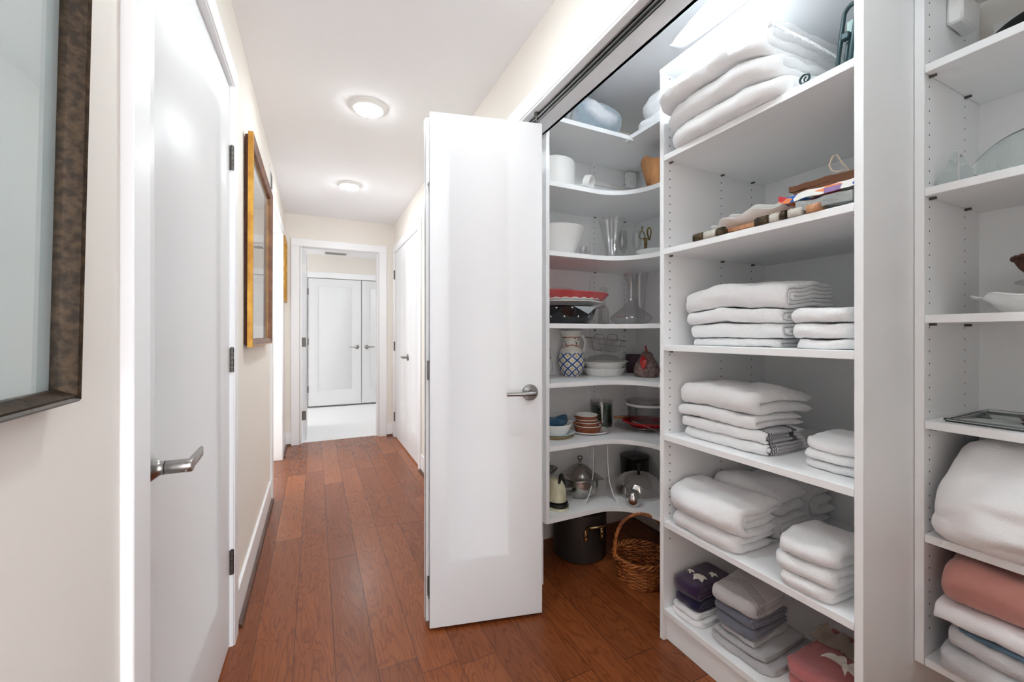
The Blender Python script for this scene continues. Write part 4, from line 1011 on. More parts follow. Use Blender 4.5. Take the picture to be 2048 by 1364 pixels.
# ---- fourth shelf (z .937)
zD = .9375
def check_mat(kind):
    m = mat('painted_pitcher_'+kind, (226, 222, 214), .22, coat=.4); b = m.node_tree.nodes['Principled BSDF']
    def mth(op, a, b=None):
        n = nd(m, 'ShaderNodeMath', operation=op)
        for i, v in enumerate((a, b)):
            if v is None: continue
            if isinstance(v, (int, float)): n.inputs[i].default_value = v
            else: m.node_tree.links.new(v, n.inputs[i])
        return n.outputs[0]
    def mix(fac, c1, c2):
        n = nd(m, 'ShaderNodeMixRGB'); m.node_tree.links.new(fac, n.inputs[0])
        for i, c in ((1, c1), (2, c2)):
            if isinstance(c, tuple): n.inputs[i].default_value = (*lin(c), 1)
            else: m.node_tree.links.new(c, n.inputs[i])
        return n.outputs[0]
    tc = nd(m, 'ShaderNodeTexCoord'); sp = nd(m, 'ShaderNodeSeparateXYZ'); lk(m, tc, 'Object', sp, 0)
    z = sp.outputs[2]; a = mth('DIVIDE', mth('ARCTAN2', sp.outputs[1], sp.outputs[0]), 2*PI)
    def band(lo, hi): return mth('MULTIPLY', mth('GREATER_THAN', z, lo), mth('LESS_THAN', z, hi))
    if kind == 'lattice':
        N_ = 9.0; zs = mth('DIVIDE', z, .044)
        d1 = mth('ABSOLUTE', mth('SUBTRACT', mth('FRACT', mth('ADD', mth('MULTIPLY', a, N_), zs)), .5)); d2 = mth('ABSOLUTE', mth('SUBTRACT', mth('FRACT', mth('ADD', mth('SUBTRACT', zs, mth('MULTIPLY', a, N_)), 30.0)), .5))
        lines = mth('LESS_THAN', mth('MINIMUM', d1, d2), .105); dots = mth('GREATER_THAN', mth('MINIMUM', d1, d2), .36)
        low = mth('LESS_THAN', z, .127)
        c = mix(mth('MULTIPLY', dots, low), (226, 224, 216), (206, 176, 84)); c = mix(mth('MULTIPLY', lines, low), c, (34, 74, 146))
        v = nd(m, 'ShaderNodeTexVoronoi'); v.inputs['Scale'].default_value = 70; lk(m, tc, 'Object', v, 0)
        c = mix(mth('MULTIPLY', mth('LESS_THAN', v.outputs[0], .3), band(.168, .208)), c, (48, 66, 56))
        w_ = mth('ABSOLUTE', mth('SUBTRACT', z, mth('ADD', .153, mth('MULTIPLY', mth('ABSOLUTE', mth('SUBTRACT', mth('FRACT', mth('MULTIPLY', a, 3.0)), .5)), .034))))
        c = mix(mth('MULTIPLY', mth('LESS_THAN', w_, .0022), band(.12, .175)), c, (168, 84, 78)); c = mix(band(.208, .2125), c, (170, 92, 84)); c = mix(band(.1655, .1685), c, (170, 92, 84))
    else:
        ch = mth('ABSOLUTE', mth('SUBTRACT', mth('MODULO', mth('ADD', mth('FLOOR', mth('MULTIPLY', a, 30.0)), 60.0), 2.0), mth('MODULO', mth('FLOOR', mth('DIVIDE', z, .010)), 2.0)))
        c = mix(band(.10, .13), (206, 206, 204), (240, 240, 238)); c = mix(mth('MULTIPLY', ch, band(.10, .13)), c, (20, 20, 22))
    m.node_tree.links.new(c, b.inputs['Base Color']); return m
M['pitch'] = check_mat('lattice'); M['chk'] = check_mat('checker')
t = thing('pitcher', 'white pitcher painted with a blue lattice', 'pitcher', (1.262, 1.882, zD))
bm = NB(); vs = lathe(bm, shell(smooth_prof([(0, 0), (.044, 0), (.047, .005), (.062, .03), (.0745, .07), (.0745, .095), (.066, .13), (.052, .16), (.047, .18), (.047, .205), (.052, .222), (.060, .244)], 5), .004), 64)
for v in vs:
    if v.co.z > .2: v.co.x *= 1+(v.co.z-.2)*3*max(0, -v.co.x/.05)*.6; 
part('body', bm, M['pitch'], t, sm=60)
bm = NB(); tube(bm, [(.046, -.004, .212), (.064, -.004, .222), (.083, -.004, .205), (.090, -.004, .175), (.082, -.004, .14), (.066, -.004, .118)], [.006, .0055, .005, .005, .005, .006], 10, flat=1.5); part('handle', bm, M['cer'], t, sm=60)
t = thing('pitcher', 'pitcher with a black and white checkered band, left of the lattice one', 'pitcher', (1.065, 1.87, zD))
bm = NB(); lathe(bm, shell(smooth_prof([(0, 0), (.036, 0), (.04, .004), (.058, .04), (.06, .075), (.052, .105), (.046, .13), (.05, .15)], 4), .004), 48); part('body', bm, M['chk'], t, sm=60)
bm = NB(); tube(bm, [(.047, -.0, .135), (.068, 0, .14), (.078, 0, .115), (.072, 0, .08), (.057, 0, .062)], .005, 10); part('handle', bm, M['glass'], t, sm=60)
fl = lambda a, z: 1+.025*abs(math.sin(a*18))*(z > .004)
cx, cy = 1.458, 1.845
bowl('quiche_dish', 'lower white fluted baking dish, with another one standing in it', 'dish', (cx-.004, cy, zD), [(0, 0), (.100, 0), (.104, .003), (.118, .036), (.119, .038)], M['cer'], .004, 144, 1, .86, wob=fl, k=2)
bowl('quiche_dish', 'upper white fluted baking dish under the glass lid', 'dish', (cx, cy, zD+.0395), [(0, 0), (.102, 0), (.106, .003), (.122, .030), (.134, .034), (.136, .036)], M['cer'], .004, 144, 1, .84, wob=fl, k=2)
t = thing('glass_cloche', 'clear glass cover with a knob on the fluted baking dishes', 'lid', (cx, cy, zD+.0765))
bm = NB(); lathe(bm, shell(smooth_prof([(.0, .035), (.03, .034), (.07, .027), (.1, .012), (.115, .0)][::-1], 4)[::-1], .003), 64); bmesh.ops.transform(bm, matrix=Matrix.Diagonal((1, .84, 1, 1)), verts=bm.verts); part('dome', bm, M['glass'], t, sm=60)
bm = NB(); lathe(bm, [(0, .0352), (.008, .0352), (.007, .042), (.017, .05), (.015, .057), (0, .0585)], 24); part('knob', bm, M['glass'], t, sm=40)
t = thing('loaf_dish', 'rectangular glass dish in a wire holder, tilted on the glass lid', 'dish', (cx-.006, cy-.01, zD+.1365)); t.rotation_euler = (0, .10, .05)
bm = NB()
def trap(bm, a, b, c, d, z0, z1, dx=0):
    A = [bm.verts.new((x, y, z0)) for x, y in ((-a, -b), (a, -b), (a, b), (-a, b))]; B = [bm.verts.new((x, y, z1)) for x, y in ((-c, -d), (c, -d), (c, d), (-c, d))]
    for i in range(4): bm.faces.new((A[i], A[(i+1) % 4], B[(i+1) % 4], B[i]))
    return A, B
A, B = trap(bm, .082, .036, .1, .05, 0, .066); A2, B2 = trap(bm, .078, .032, .096, .046, .004, .066)
bm.faces.new(A[::-1]); bm.faces.new(A2)
for i in range(4): bm.faces.new((B[i], B[(i+1) % 4], B2[(i+1) % 4], B2[i]))
bmesh.ops.bevel(bm, geom=bm.edges[:], offset=.0015, segments=2, affect='EDGES')
part('glass_dish', bm, M['glass'], t, sm=50)
bm = NB(); q = [(-.103, -.053, .063), (.103, -.053, .063), (.103, .053, .063), (-.103, .053, .063)]; tube(bm, q, .0016, 6, closed=True)
for x in (-.05, 0, .05): tube(bm, [(x*1.1, -.053, .063), (x, -.039, .0), (x, -.036, -.004), (x, .036, -.004), (x, .039, 0), (x*1.1, .053, .063)], .0014, 6)
tube(bm, [(-.101, -.05, .035), (-.092, -.047, .03), (.092, -.047, .03), (.101, -.05, .035)], .0014, 6)
for s in (-1, 1): tube(bm, [(-.034, s*.053, .063), (-.032, s*.055, .084), (-.022, s*.056, .09), (.022, s*.056, .09), (.032, s*.055, .084), (.034, s*.053, .063)], .002, 6)
part('wire_holder', bm, M['steel'], t, sm=60)
bowl('plum_pot', 'dark plum round pot behind the pear', 'pot', (1.712, 1.89, zD), [(0, 0), (.036, 0), (.043, .006), (.046, .06), (.05, .105)], M['plum'], .005)
t = thing('pear_figure', 'speckled stoneware pear with a red stem and leaf', 'ornament', (1.596, 1.665, zD))
bm = NB(); lathe(bm, smooth_prof([(0, 0), (.05, .0), (.062, .014), (.066, .038), (.058, .068), (.042, .092), (.032, .112), (.026, .126), (.012, .134), (0, .135)], 4), 48); part('body', bm, M['pearc'], t, sm=60)
bm = NB(); tube(bm, [(0, 0, .134), (-.003, 0, .145), (-.008, 0, .160), (-.010, 0, .166)], [.0055, .005, .004, .003], 10); part('stem', bm, M['redc'], t, sm=60)
bm = NB(); petal(bm, 0, 0, 0, 0, .075, .017, .012); bmesh.ops.transform(bm, matrix=T(-.046, -.024, .113) @ R(-2.33, 'Z') @ R(PI*.42, 'Y'), verts=bm.verts); part('leaf', bm, M['redc'], t, sm=60)
bowl('shallow_dish', 'edge of a small white dish beside the pear at the unit side', 'dish', (1.53, 1.435, zD), [(0, 0), (.03, 0), (.036, .006), (.052, .03), (.056, .032)], M['cer'], .004)
# ---- fifth shelf (z .645)
zE = .6455
bowl('dinner_plate', 'honey-glazed plate at the bottom of the small stack at the left', 'plate', (1.105, 1.79, zE), [(0, 0), (.06, 0), (.066, .003), (.09, .012), (.094, .013)], M['yel'], .003)
bowl('dinner_plate', 'pale grey-green plate on the honey-glazed one', 'plate', (1.108, 1.79, zE+.0065), [(0, 0), (.06, 0), (.066, .003), (.093, .014), (.097, .015)], M['celadon'], .003)
bowl('leaf_bowl', 'white leaf-shaped bowl with a pointed lip on the small plates', 'bowl', (1.112, 1.785, zE+.0115), [(0, 0), (.042, 0), (.05, .004), (.068, .038), (.074, .052)], M['cer'], .004, 48, 1.08, .9, wob=lambda a, z: 1+.16*max(0, math.cos(a-.2))**6*max(0, z)/.05, zw=lambda a, r, z: .008*max(0, math.cos(a-.2))**4*(z > .03))
bowl('leaf_bowl', 'blue glazed bowl set into the white leaf-shaped one', 'bowl', (1.10, 1.80, zE+.032), [(0, 0), (.036, 0), (.042, .004), (.062, .038), (.072, .058)], M['bluec'], .004, 48, 1.1, .85, wob=lambda a, z: 1+.05*math.sin(5*a)*max(0, z)/.05, zw=lambda a, r, z: .009*math.sin(3*a+1)*(z > .03))
bowl('dinner_plate', 'white plate under the nested brown casseroles', 'plate', (1.315, 1.795, zE), [(0, 0), (.06, 0), (.066, .003), (.10, .010), (.104, .011)], M['cer'], .003)
def casserole(z, r, h, label, tw=0, dx=0):
    t = thing('casserole_dish', label, 'dish', (1.298+dx, 1.783, z), tw, 'nested brown casseroles')
    bm = NB(); lathe(bm, [(0, 0), (r*.86, 0), (r*.9, .003), (r*.99, h-.003), (r, h)], 64); lathe(bm, [(r, h), (r*.985, h+.001)], 64)
    bm.free(); bm = NB(); lathe(bm, [(0, .0), (r*.86, 0), (r*.9, .003), (r, h-.003), (r*.99, h-.0028), (r*.97, h-.0028), (r*.88, .004), (0, .004)], 64); part('outside', bm, M['brownc'], t)
    bm = NB(); lathe(bm, [(0, .0043), (r*.875, .0043), (r*.965, h-.0028), (r*.985, h+.0), (r*.955, h+.0012), (r*.93, h-.001), (r*.85, .007), (0, .007)], 64); part('inside', bm, M['cer'], t, label='white glazed inside')
    for s in (-1, 1):
        bm = NB(); tube(bm, [(s*r*.97, -.014, h-.008), (s*(r+.012), -.009, h-.006), (s*(r+.012), .009, h-.006), (s*r*.97, .014, h-.008)], .004, 8); part('handle', bm, M['brownc'], t, sm=60)
casserole(zE+.0045, .074, .038, 'widest brown casserole, at the bottom of the nested dishes', .4)
casserole(zE+.0205, .066, .040, 'brown casserole second from the bottom of the nested dishes', -.2, -.004)
casserole(zE+.0385, .060, .036, 'brown casserole second from the top of the nested dishes', .3, -.007)
casserole(zE+.0600, .060, .036, 'brown casserole with a white inside, topmost of the nested dishes', .1, -.008)
t = thing('candle', 'dark green candle in a clear glass jar', 'candle', (1.468, 1.885, zE))
bm = NB(); lathe(bm, [(0, 0), (.060, 0), (.062, .002), (.062, .145), (.0595, .145), (.0595, .006), (0, .006)], 48); part('jar', bm, M['glass'], t)
bm = NB(); lathe(bm, [(0, .0065), (.059, .0065), (.059, .122), (.02, .120), (0, .121)], 48); part('wax', bm, M['greenc'], t)
gx, gy = 1.632, 1.715
bowl('glass_plate', 'widest clear glass plate under the plastic tub', 'plate', (gx-.012, gy, zE), [(0, 0), (.09, 0), (.10, .003), (.148, .016), (.152, .018)], M['glass'], .004, 96, wob=lambda a, z: 1+.012*math.cos(30*a)*(z > .01))
bowl('glass_plate', 'second clear glass plate with a patterned rim under the plastic tub', 'plate', (gx-.008, gy, zE+.009), [(0, 0), (.09, 0), (.10, .003), (.14, .018), (.144, .020)], M['glass'], .004, 96, wob=lambda a, z: 1+.012*math.cos(30*a)*(z > .01))
bowl('platter', 'red glossy dish on the clear glass plates', 'dish', (gx+.005, gy-.005, zE+.020), [(0, 0), (.08, 0), (.09, .003), (.122, .022), (.126, .024)], M['redp'], .004)
bm = NB(); box(bm, -.07, .07, -.018, .018, -.006, .006, .004); solo('cutting_board', bm, M['tan'], 'small tan wooden board leaning over the red dish', 'board', (1.545, 1.80, zE+.0565), 0, rot=(0, .10, .35))
t = thing('plastic_tub', 'round clear plastic tub on the red dish', 'tub', (gx+.01, gy-.0, zE+.030))
bm = NB(); lathe(bm, [(0, 0), (.094, 0), (.096, .003), (.105, .118), (.112, .119), (.112, .124), (.103, .124), (.094, .005), (0, .004)], 64); part('tub', bm, M['cleartub'], t)
bm = NB(); lathe(bm, [(.1055, .10), (.1085, .10), (.1085, .112), (.1055, .112)], 64); part('rim_band', bm, M['plast'], t)
bm = NB(); s_ = 0
tube(bm, [(-.09, -.02, .055), (-.04, -.09, .03), (.0, -.14, .002), (.03, -.11, .03), (.055, -.09, .055)], .0013, 6); tube(bm, [(.0, -.14, .002), (-.02, -.10, .035), (-.05, -.06, .06)], .0013, 6)
solo('wire_stand', bm, M['steel'], 'thin bent wire plate stand leaning on the glass plates', 'stand', (1.60, 1.70, zE+.004), sm=60)
t = thing('wooden_bowl', 'round tan wooden box at the right end, with a white bowl on it', 'bowl', (1.475, 1.372, zE))
bm = NB(); lathe(bm, shell([(0, 0), (.040, 0), (.050, .012), (.055, .05)], .005), 40); part('body', bm, M['tan'], t)
bowl('shallow_dish', 'small white bowl sitting in the round wooden box', 'bowl', (1.475, 1.372, zE+.031), [(0, 0), (.026, 0), (.03, .004), (.048, .034), (.051, .036)], M['cer'], .003)
bm = NB(); tube(bm, [(0, 0, 0), (0, 0, -.026), (.006, -.003, -.036), (.018, -.008, -.040), (.028, -.012, -.034), (.03, -.013, -.022)], .002, 8)
solo('wire_hook', bm, M['steel'], 'small wire hook hanging under the curved shelf at the right', 'hook', (1.50, 1.445, zE-TK), sm=60)
# ---- bottom curved shelf (z .3135)
zF = .3140
t = thing('clothes_iron', 'vintage cream and black electric iron standing at the left', 'iron', (1.075, 1.745, zF))
bm = NB(); vs = lathe(bm, [(0, 0), (.072, 0), (.074, .004), (.074, .012), (0, .014)], 40); bmesh.ops.transform(bm, matrix=Matrix.Diagonal((.8, 1.15, 1, 1)), verts=vs); part('base_plate', bm, M['iron'], t)
bm = NB(); vs = lathe(bm, [(0, .0142), (.07, .0142), (.071, .02), (.066, .030), (0, .032)], 40); bmesh.ops.transform(bm, matrix=Matrix.Diagonal((.8, 1.15, 1, 1)), verts=vs); part('black_band', bm, M['rubber'], t, label='black band above the cream base')
bm = NB(); vs = lathe(bm, smooth_prof([(0, .0325), (.058, .033), (.062, .05), (.060, .085), (.048, .115), (.028, .135), (0, .142)], 3), 40); bmesh.ops.transform(bm, matrix=Matrix.Diagonal((.8, 1.05, 1, 1)), verts=vs); part('body', bm, M['iron'], t, sm=60)
bm = NB(); tube(bm, [(-.01, -.052, .128), (.012, -.03, .152), (.036, 0, .145), (.052, .01, .115), (.060, .012, .078), (.058, .012, .05)], [.006, .0085, .010, .010, .0085, .006], 12); part('handle', bm, M['rubber'], t, sm=60)
for z in (.046, .082):
    bm = NB(); lathe(bm, [(0, 0), (.0065, 0), (.0065, .036), (0, .036)], 20, T(.040, -.030, z) @ R(PI/2, 'Y')); part('plug_pin', bm, M['chrome'], t)
t = thing('lidded_pot', 'round silver pot with a domed lid and finial', 'pot', (1.272, 1.815, zF))
bm = NB(); lathe(bm, shell(smooth_prof([(0, 0), (.062, 0), (.078, .008), (.093, .03), (.097, .06), (.097, .092), (.101, .094)], 4), .003), 64); part('body', bm, M['steel'], t, sm=60)
bm = NB(); lathe(bm, smooth_prof([(.1, .0955), (.099, .100), (.082, .104), (.066, .124), (.044, .146), (.02, .158), (.008, .161), (0, .161)], 4), 64); L = part('lid', bm, M['steel'], t, sm=60)
bm = NB(); lathe(bm, [(0, .1612), (.012, .162), (.006, .172), (.009, .18), (.015, .192), (.014, .2), (.006, .206), (0, .207)], 24); part('finial', bm, M['steel'], L, sm=50)
for s in (-1, 1):
    bm = NB(); tube(bm, [(s*.096, -.016, .082), (s*.108, -.016, .082), (s*.118, -.010, .082), (s*.118, .010, .082), (s*.108, .016, .082), (s*.096, .016, .082)], .0035, 8)
    bmesh.ops.transform(bm, matrix=R(-.45, 'Z'), verts=bm.verts); part('handle', bm, M['steel'], t, sm=60)
t = thing('silver_dish', 'shallow tarnished silver dish with a loop handle behind the lidded pot', 'dish', (1.245, 1.925, zF+.10)); t.location = (1.13, 1.912, zF)
bm = NB(); lathe(bm, shell(smooth_prof([(0, 0), (.02, 0), (.024, .004), (.008, .014), (.007, .09), (.03, .102), (.052, .122), (.056, .13)], 4), .002), 40); bmesh.ops.transform(bm, matrix=Matrix.Diagonal((1, .85, 1, 1)), verts=bm.verts); part('bowl', bm, M['steel'], t, sm=60)
bm = NB(); tube(bm, [(-.030, -.01, .13), (-.036, -.01, .165), (-.020, -.01, .182), (.0, -.01, .178), (.004, -.01, .155), (-.006, -.01, .131)], .0045, 10); part('handle', bm, M['steel'], t, sm=60)
t = thing('acrylic_stand', 'tall clear acrylic stand with two curved sides', 'stand', (1.345, 1.735, zF))
bm = NB(); box(bm, -.036, .036, -.0015, .0015, .001, .268, .0006, R(-.0, 'Z')); part('back_panel', bm, M['acryl'], t)
for s, ang in ((-1, 1.15), (1, .12)):
    bm = NB(); prof = [(0, .001), (0, .268), (.012, .266), (.013, .20), (.018, .13), (.032, .075), (.058, .035), (.088, .012), (.093, .022), (.099, .018), (.098, .001)]
    A = [bm.verts.new((-.0014, -y, z)) for y, z in prof]; B = [bm.verts.new((.0014, -y, z)) for y, z in prof]; n = len(prof)
    bm.faces.new(A); bm.faces.new(B[::-1])
    for i in range(n): bm.faces.new((A[i], A[(i+1) % n], B[(i+1) % n], B[i]))
    bmesh.ops.transform(bm, matrix=T(s*.0375, -.002, 0) @ R(-ang if s < 0 else -ang, 'Z'), verts=bm.verts); sp_ = part('side_panel', bm, M['acryl'], t, sm=30)
    bm = NB(); tube(bm, [(0, -y-.0004, z) for y, z in prof[1:]], .0021, 6); bmesh.ops.transform(bm, matrix=T(s*.0375, -.002, 0) @ R(-ang, 'Z'), verts=bm.verts); part('edge_glow', bm, M['edge'], sp_, sm=60, label='edge glow painted as a white strip')  # white tube paints the glow along the acrylic side
t = thing('chrome_dome', 'large chrome serving dome with a black knob', 'serving dome', (1.572, 1.70, zF))
bm = NB(); lathe(bm, shell(smooth_prof([(.126, .0), (.127, .008), (.122, .03), (.108, .062), (.080, .09), (.045, .107), (.0, .112)], 4)[::-1][::-1], .002), 72); part('dome', bm, M['chrome'], t, sm=60)
bm = NB(); lathe(bm, [(0, .1125), (.010, .1125), (.008, .122), (.008, .14), (.011, .15), (0, .153)], 20); part('knob', bm, M['rubber'], t)
bm = NB(); lathe(bm, smooth_prof([(0, 0), (.022, 0), (.034, .012), (.040, .034), (.036, .056), (.022, .072), (0, .077)], 4), 40); solo('chrome_ball', bm, M['chrome'], 'small mirror-polished chrome ball in front of the chrome dome', 'ornament', (1.425, 1.578, zF), sm=60)
t = thing('black_pot', 'black enamel pot behind the chrome dome', 'pot', (1.70, 1.872, zF))
bm = NB(); lathe(bm, shell([(0, 0), (.074, 0), (.08, .006), (.082, .125), (.085, .128)], .003), 48); part('body', bm, M['blackpot'], t)
bm = NB(); lathe(bm, [(.084, .1315), (.083, .137), (.05, .147), (0, .150)], 48); part('lid', bm, M['blackpot'], t)
# ---- on the floor
t = thing('stockpot', 'large dark stockpot with a pale metal handle on the floor', 'pot', (1.283, 1.835, .0005))
bm = NB(); lathe(bm, [(0, 0), (.132, 0), (.140, .006), (.141, .012), (.141, .236), (.144, .238), (.144, .242), (.138, .242), (.138, .01), (0, .008)], 72); part('body', bm, M['anod'], t)
bm = NB(); lathe(bm, [(0, .247), (.05, .2455), (.136, .2425), (.1365, .2385), (0, .2385)], 64); part('lid', bm, M['anod'], t)
Mh = R(-1.64, 'Z')
bm = NB(); tube(bm, [(.141, -.047, .155), (.146, -.047, .178), (.158, -.046, .196), (.176, -.040, .203), (.182, 0, .204), (.176, .040, .203), (.158, .046, .196), (.146, .047, .178), (.141, .047, .155)], .0062, 10)
for s in (-1, 1):
    vs = box(bm, .137, .1455, s*.047-.009, s*.047+.009, .120, .180, .002)
    for z in (.134, .158): lathe(bm, [(0, 0), (.0055, 0), (.004, .003), (0, .004)], 12, T(.1455, s*.047, z) @ R(PI/2, 'Y'))
bmesh.ops.transform(bm, matrix=Mh, verts=bm.verts); part('handle', bm, M['brassh'], t, sm=50, label='pale brass handle riveted to the side')
t = thing('wicker_basket', 'round honey-coloured wicker basket with a high twisted handle', 'basket', (1.395, 1.495, .0005))
def weave(t, r0, r1, h, n, rows, mt, rod=.0032):
    bm = NB()
    for k in range(n):
        a = 2*PI*k/n; tube(bm, [(r0*math.cos(a), r0*math.sin(a), .003), ((r0+.4*(r1-r0))*math.cos(a), (r0+.4*(r1-r0))*math.sin(a), h*.35), (r1*math.cos(a), r1*math.sin(a), h)], rod*.8, 6)
    part('stakes', bm, mt, t, sm=60)
    bm = NB()
    for j in range(rows):
        s = (j+.5)/rows; rr = r0+(r1-r0)*(s**.7); z = .004+(h-.006)*s; P = []
        for k in range(n*4):
            a = 2*PI*k/(n*4); P.append(((rr+.0048*math.cos(a*n/2+(j % 2)*PI))*math.cos(a), (rr+.0048*math.cos(a*n/2+(j % 2)*PI))*math.sin(a), z+.0012*math.sin(a*3+j*2)))
        tube(bm, P, rod, 6, closed=True)
    o = part('weave', bm, mt, t, sm=60); return o
weave(t, .098, .122, .112, 24, 12, M['wick'], .0033)
bm = NB(); lathe(bm, [(0, 0), (.1, 0), (.1, .004), (0, .004)], 40); part('base', bm, M['wick'], t)
bm = NB()
for q in range(3):
    tube(bm, [((.124+.008*math.cos(a*9+q*2.09))*math.cos(a), (.124+.008*math.cos(a*9+q*2.09))*math.sin(a), .116+.008*math.sin(a*9+q*2.09)) for a in [2*PI*k/120 for k in range(120)]], .0048, 6, closed=True)
part('rim', bm, M['wick'], t, sm=60)
bm = NB()
for q in range(3):
    P = []
    for k in range(61):
        s = k/60; a = PI*s; x = -.124*math.cos(a); z = .095+.215*math.sin(a)**.62; P.append((x+.0055*math.cos(s*40+q*2.09), .0055*math.sin(s*40+q*2.09), z))
    tube(bm, P, .0042, 6)
bmesh.ops.transform(bm, matrix=R(-.42, 'Z'), verts=bm.verts); part('handle', bm, M['wick'], t, sm=60)
t = thing('glass_jar', 'clear ribbed glass jar on the floor against the shelving unit', 'jar', (1.398, 1.283, .0005))
bm = NB(); lathe(bm, shell(smooth_prof([(0, 0), (.046, 0), (.052, .008), (.054, .05), (.052, .12), (.044, .15), (.04, .165)], 3), .004), 48, wob=lambda a, z: 1+.025*math.sin(a*14)); part('body', bm, M['glass'], t, sm=50)
bm = NB(); lathe(bm, [(.0415, .168), (.045, .172), (.045, .182), (0, .184), (0, .168)], 32); part('lid', bm, M['glass'], t)

# ================================================================== MIDDLE UNIT: THE REST
M['dgreen'] = mat('dark_green_coated_wire', (38, 62, 66), .35, .2); M['mint'] = mat('pale_mint_sheet', (190, 214, 206), .5)
t = thing('folding_rack', 'dark green folding wire rack standing against the right panel of the top shelf', 'rack', (1.335, .60, MS[0]))
def loop(w_, z0, z1, x, y, lean, r=.0058, yaw=0):
    P = [(-w_, z0)]+[(-w_, z1-w_)]+[(w_*math.cos(a), z1-w_+w_*math.sin(a)) for a in [PI-PI*k/10 for k in range(11)]]+[(w_, z1-w_), (w_, z0)]
    return [(x+p*math.cos(yaw)+lean[0]*q, y+p*math.sin(yaw)+lean[1]*q, q) for p, q in P]
yw = PI/2-.25
bm = NB(); tube(bm, loop(.018, .006, .215, -.03, .028, (.04, -.10), yaw=yw), .0055, 10); part('frame', bm, M['dgreen'], t, sm=60)
bm = NB(); tube(bm, loop(.020, .006, .245, .0, -.003, (.06, -.12), yaw=yw), .0058, 10); part('frame', bm, M['dgreen'], t, sm=60)
bm = NB(); tube(bm, [(-.02, .03, .0), (-.012, .018, .12), (-.01, .0, .138), (.0, -.03, .140)], .0055, 10); tube(bm, [(.0, -.004, .0), (.003, -.016, .125), (.0, -.03, .132)], .0055, 10); part('brace', bm, M['dgreen'], t, sm=60)
bm = NB(); box(bm, -.014, .012, -.036, -.012, .128, .158, .003); box(bm, -.036, -.016, .006, .026, .124, .142, .003); part('bracket', bm, M['dgreen'], t)
bm = NB(); box(bm, .018, .021, -.034, .036, .002, .20, .001, Matrix.Shear('XY', 4, (.05, -.03)) if False else None); part('panel', bm, M['mint'], t, label='pale mint sheet between the wires')
bm = NB(); tube(bm, [(.012*math.cos(a), 0, .0135+.0115*math.sin(a)) for a in [2*PI*k/20 for k in range(20)]], .003, 8, closed=True); tube(bm, [(.0, 0, .006), (.002, -.0, .013), (-.004, 0, .018)], .0022, 8)
solo('ring_hook', bm, M['dgreen'], 'dark green ring at the shelf edge below the fringed blanket', 'ring', (1.20, .662, MS[0]+.0005), PI/2, sm=60)
# shelf 2: trivet, two scalloped platters, bags
M['rust'] = mottle(bump(mat('rusty_iron', (96, 80, 58), .6, .5), scale=120, strength=.5), (40, 32, 24), 60)
M['copperw'] = mottle(mat('copper_coloured_wood', (192, 142, 104), .35), (164, 110, 76), 20, stretch=(1, 6, 1)); M['white_iron'] = bump(mat('whitewashed_iron', (196, 192, 182), .6, .2), 'voronoi', 150, .7)
z2 = MS[1]
t = thing('trivet', 'long copper-coloured trivet with rusty iron ornaments under the white platters', 'trivet', (1.31, .845, z2+.0005), 0)
bm = NB(); box(bm, -.085, .10, -.14, .13, .010, .024, .003); part('board', bm, M['copperw'], t)
for (y0, y1, mt) in ((.140, .178, 'rust'), (.088, .135, 'white_iron'), (.062, .086, 'rust'), (-.085, -.045, 'rust'), (-.118, -.09, 'white_iron'), (-.136, -.121, 'rust'), (-.180, -.142, 'white_iron'), (-.225, -.19, 'copperw')):
    bm = NB(); box(bm, -.120, -.088, y0, y1, 0, .022, .002)
    for k in range(3):
        yy = y0+(y1-y0)*(k+.5)/3; tube(bm, [(-.104+.008*math.cos(a), yy+.004*math.sin(a), .0245) for a in [2*PI*q/10 for q in range(10)]], .002, 6, closed=True)
    part('ornament', bm, M[mt], t, sm=50)
sc = lambda a, z: 1+.035*math.cos(12*a)*(z > .01)
szw = lambda a, r, z: .006*math.cos(12*a)*(z > .012)
bowl('platter', 'white scalloped oval platter lying on the trivet, lower of two', 'platter', (1.385, .835, z2+.0275), [(0, 0), (.12, 0), (.14, .004), (.175, .024), (.19, .034)], M['cer'], .004, 120, .86, 1.16, wob=sc, zw=szw, rot=(0, -.02, .05))
bowl('platter', 'white scalloped oval platter, upper of the two on the trivet', 'platter', (1.40, .82, z2+.0385), [(0, 0), (.12, 0), (.14, .004), (.175, .026), (.188, .038)], M['cer'], .004, 120, .82, 1.10, wob=sc, zw=szw, rot=(0, -.02, -.05))
M['kraft'] = bump(mat('brown_kraft_paper', (112, 70, 44), .7), scale=20, strength=.4, dist=.01); M['cord'] = mat('twisted_paper_cord', (206, 188, 168), .8)
def sheet(bm, L, W, t_, amp, seed, fx=9, n=18):
    g = [[(-L/2+L*i/n, -W/2+W*j/n) for j in range(n+1)] for i in range(n+1)]
    f = lambda x, y: amp*nz(x*fx, y*fx, seed)+amp*.4*nz(x*fx*3, y*fx*3, seed+4)
    A = [[bm.verts.new((x, y, f(x, y)+t_/2)) for x, y in r] for r in g]; B = [[bm.verts.new((x, y, f(x, y)-t_/2)) for x, y in r] for r in g]
    for i in range(n):
        for j in range(n): bm.faces.new((A[i][j], A[i+1][j], A[i+1][j+1], A[i][j+1])); bm.faces.new((B[i][j+1], B[i+1][j+1], B[i+1][j], B[i][j]))
    for i in range(n):
        bm.faces.new((A[i+1][0], A[i][0], B[i][0], B[i+1][0])); bm.faces.new((A[i][n], A[i+1][n], B[i+1][n], B[i][n]))
        bm.faces.new((A[0][i], A[0][i+1], B[0][i+1], B[0][i])); bm.faces.new((A[n][i+1], A[n][i], B[n][i], B[n][i+1]))
    return [v for r in A+B for v in r]
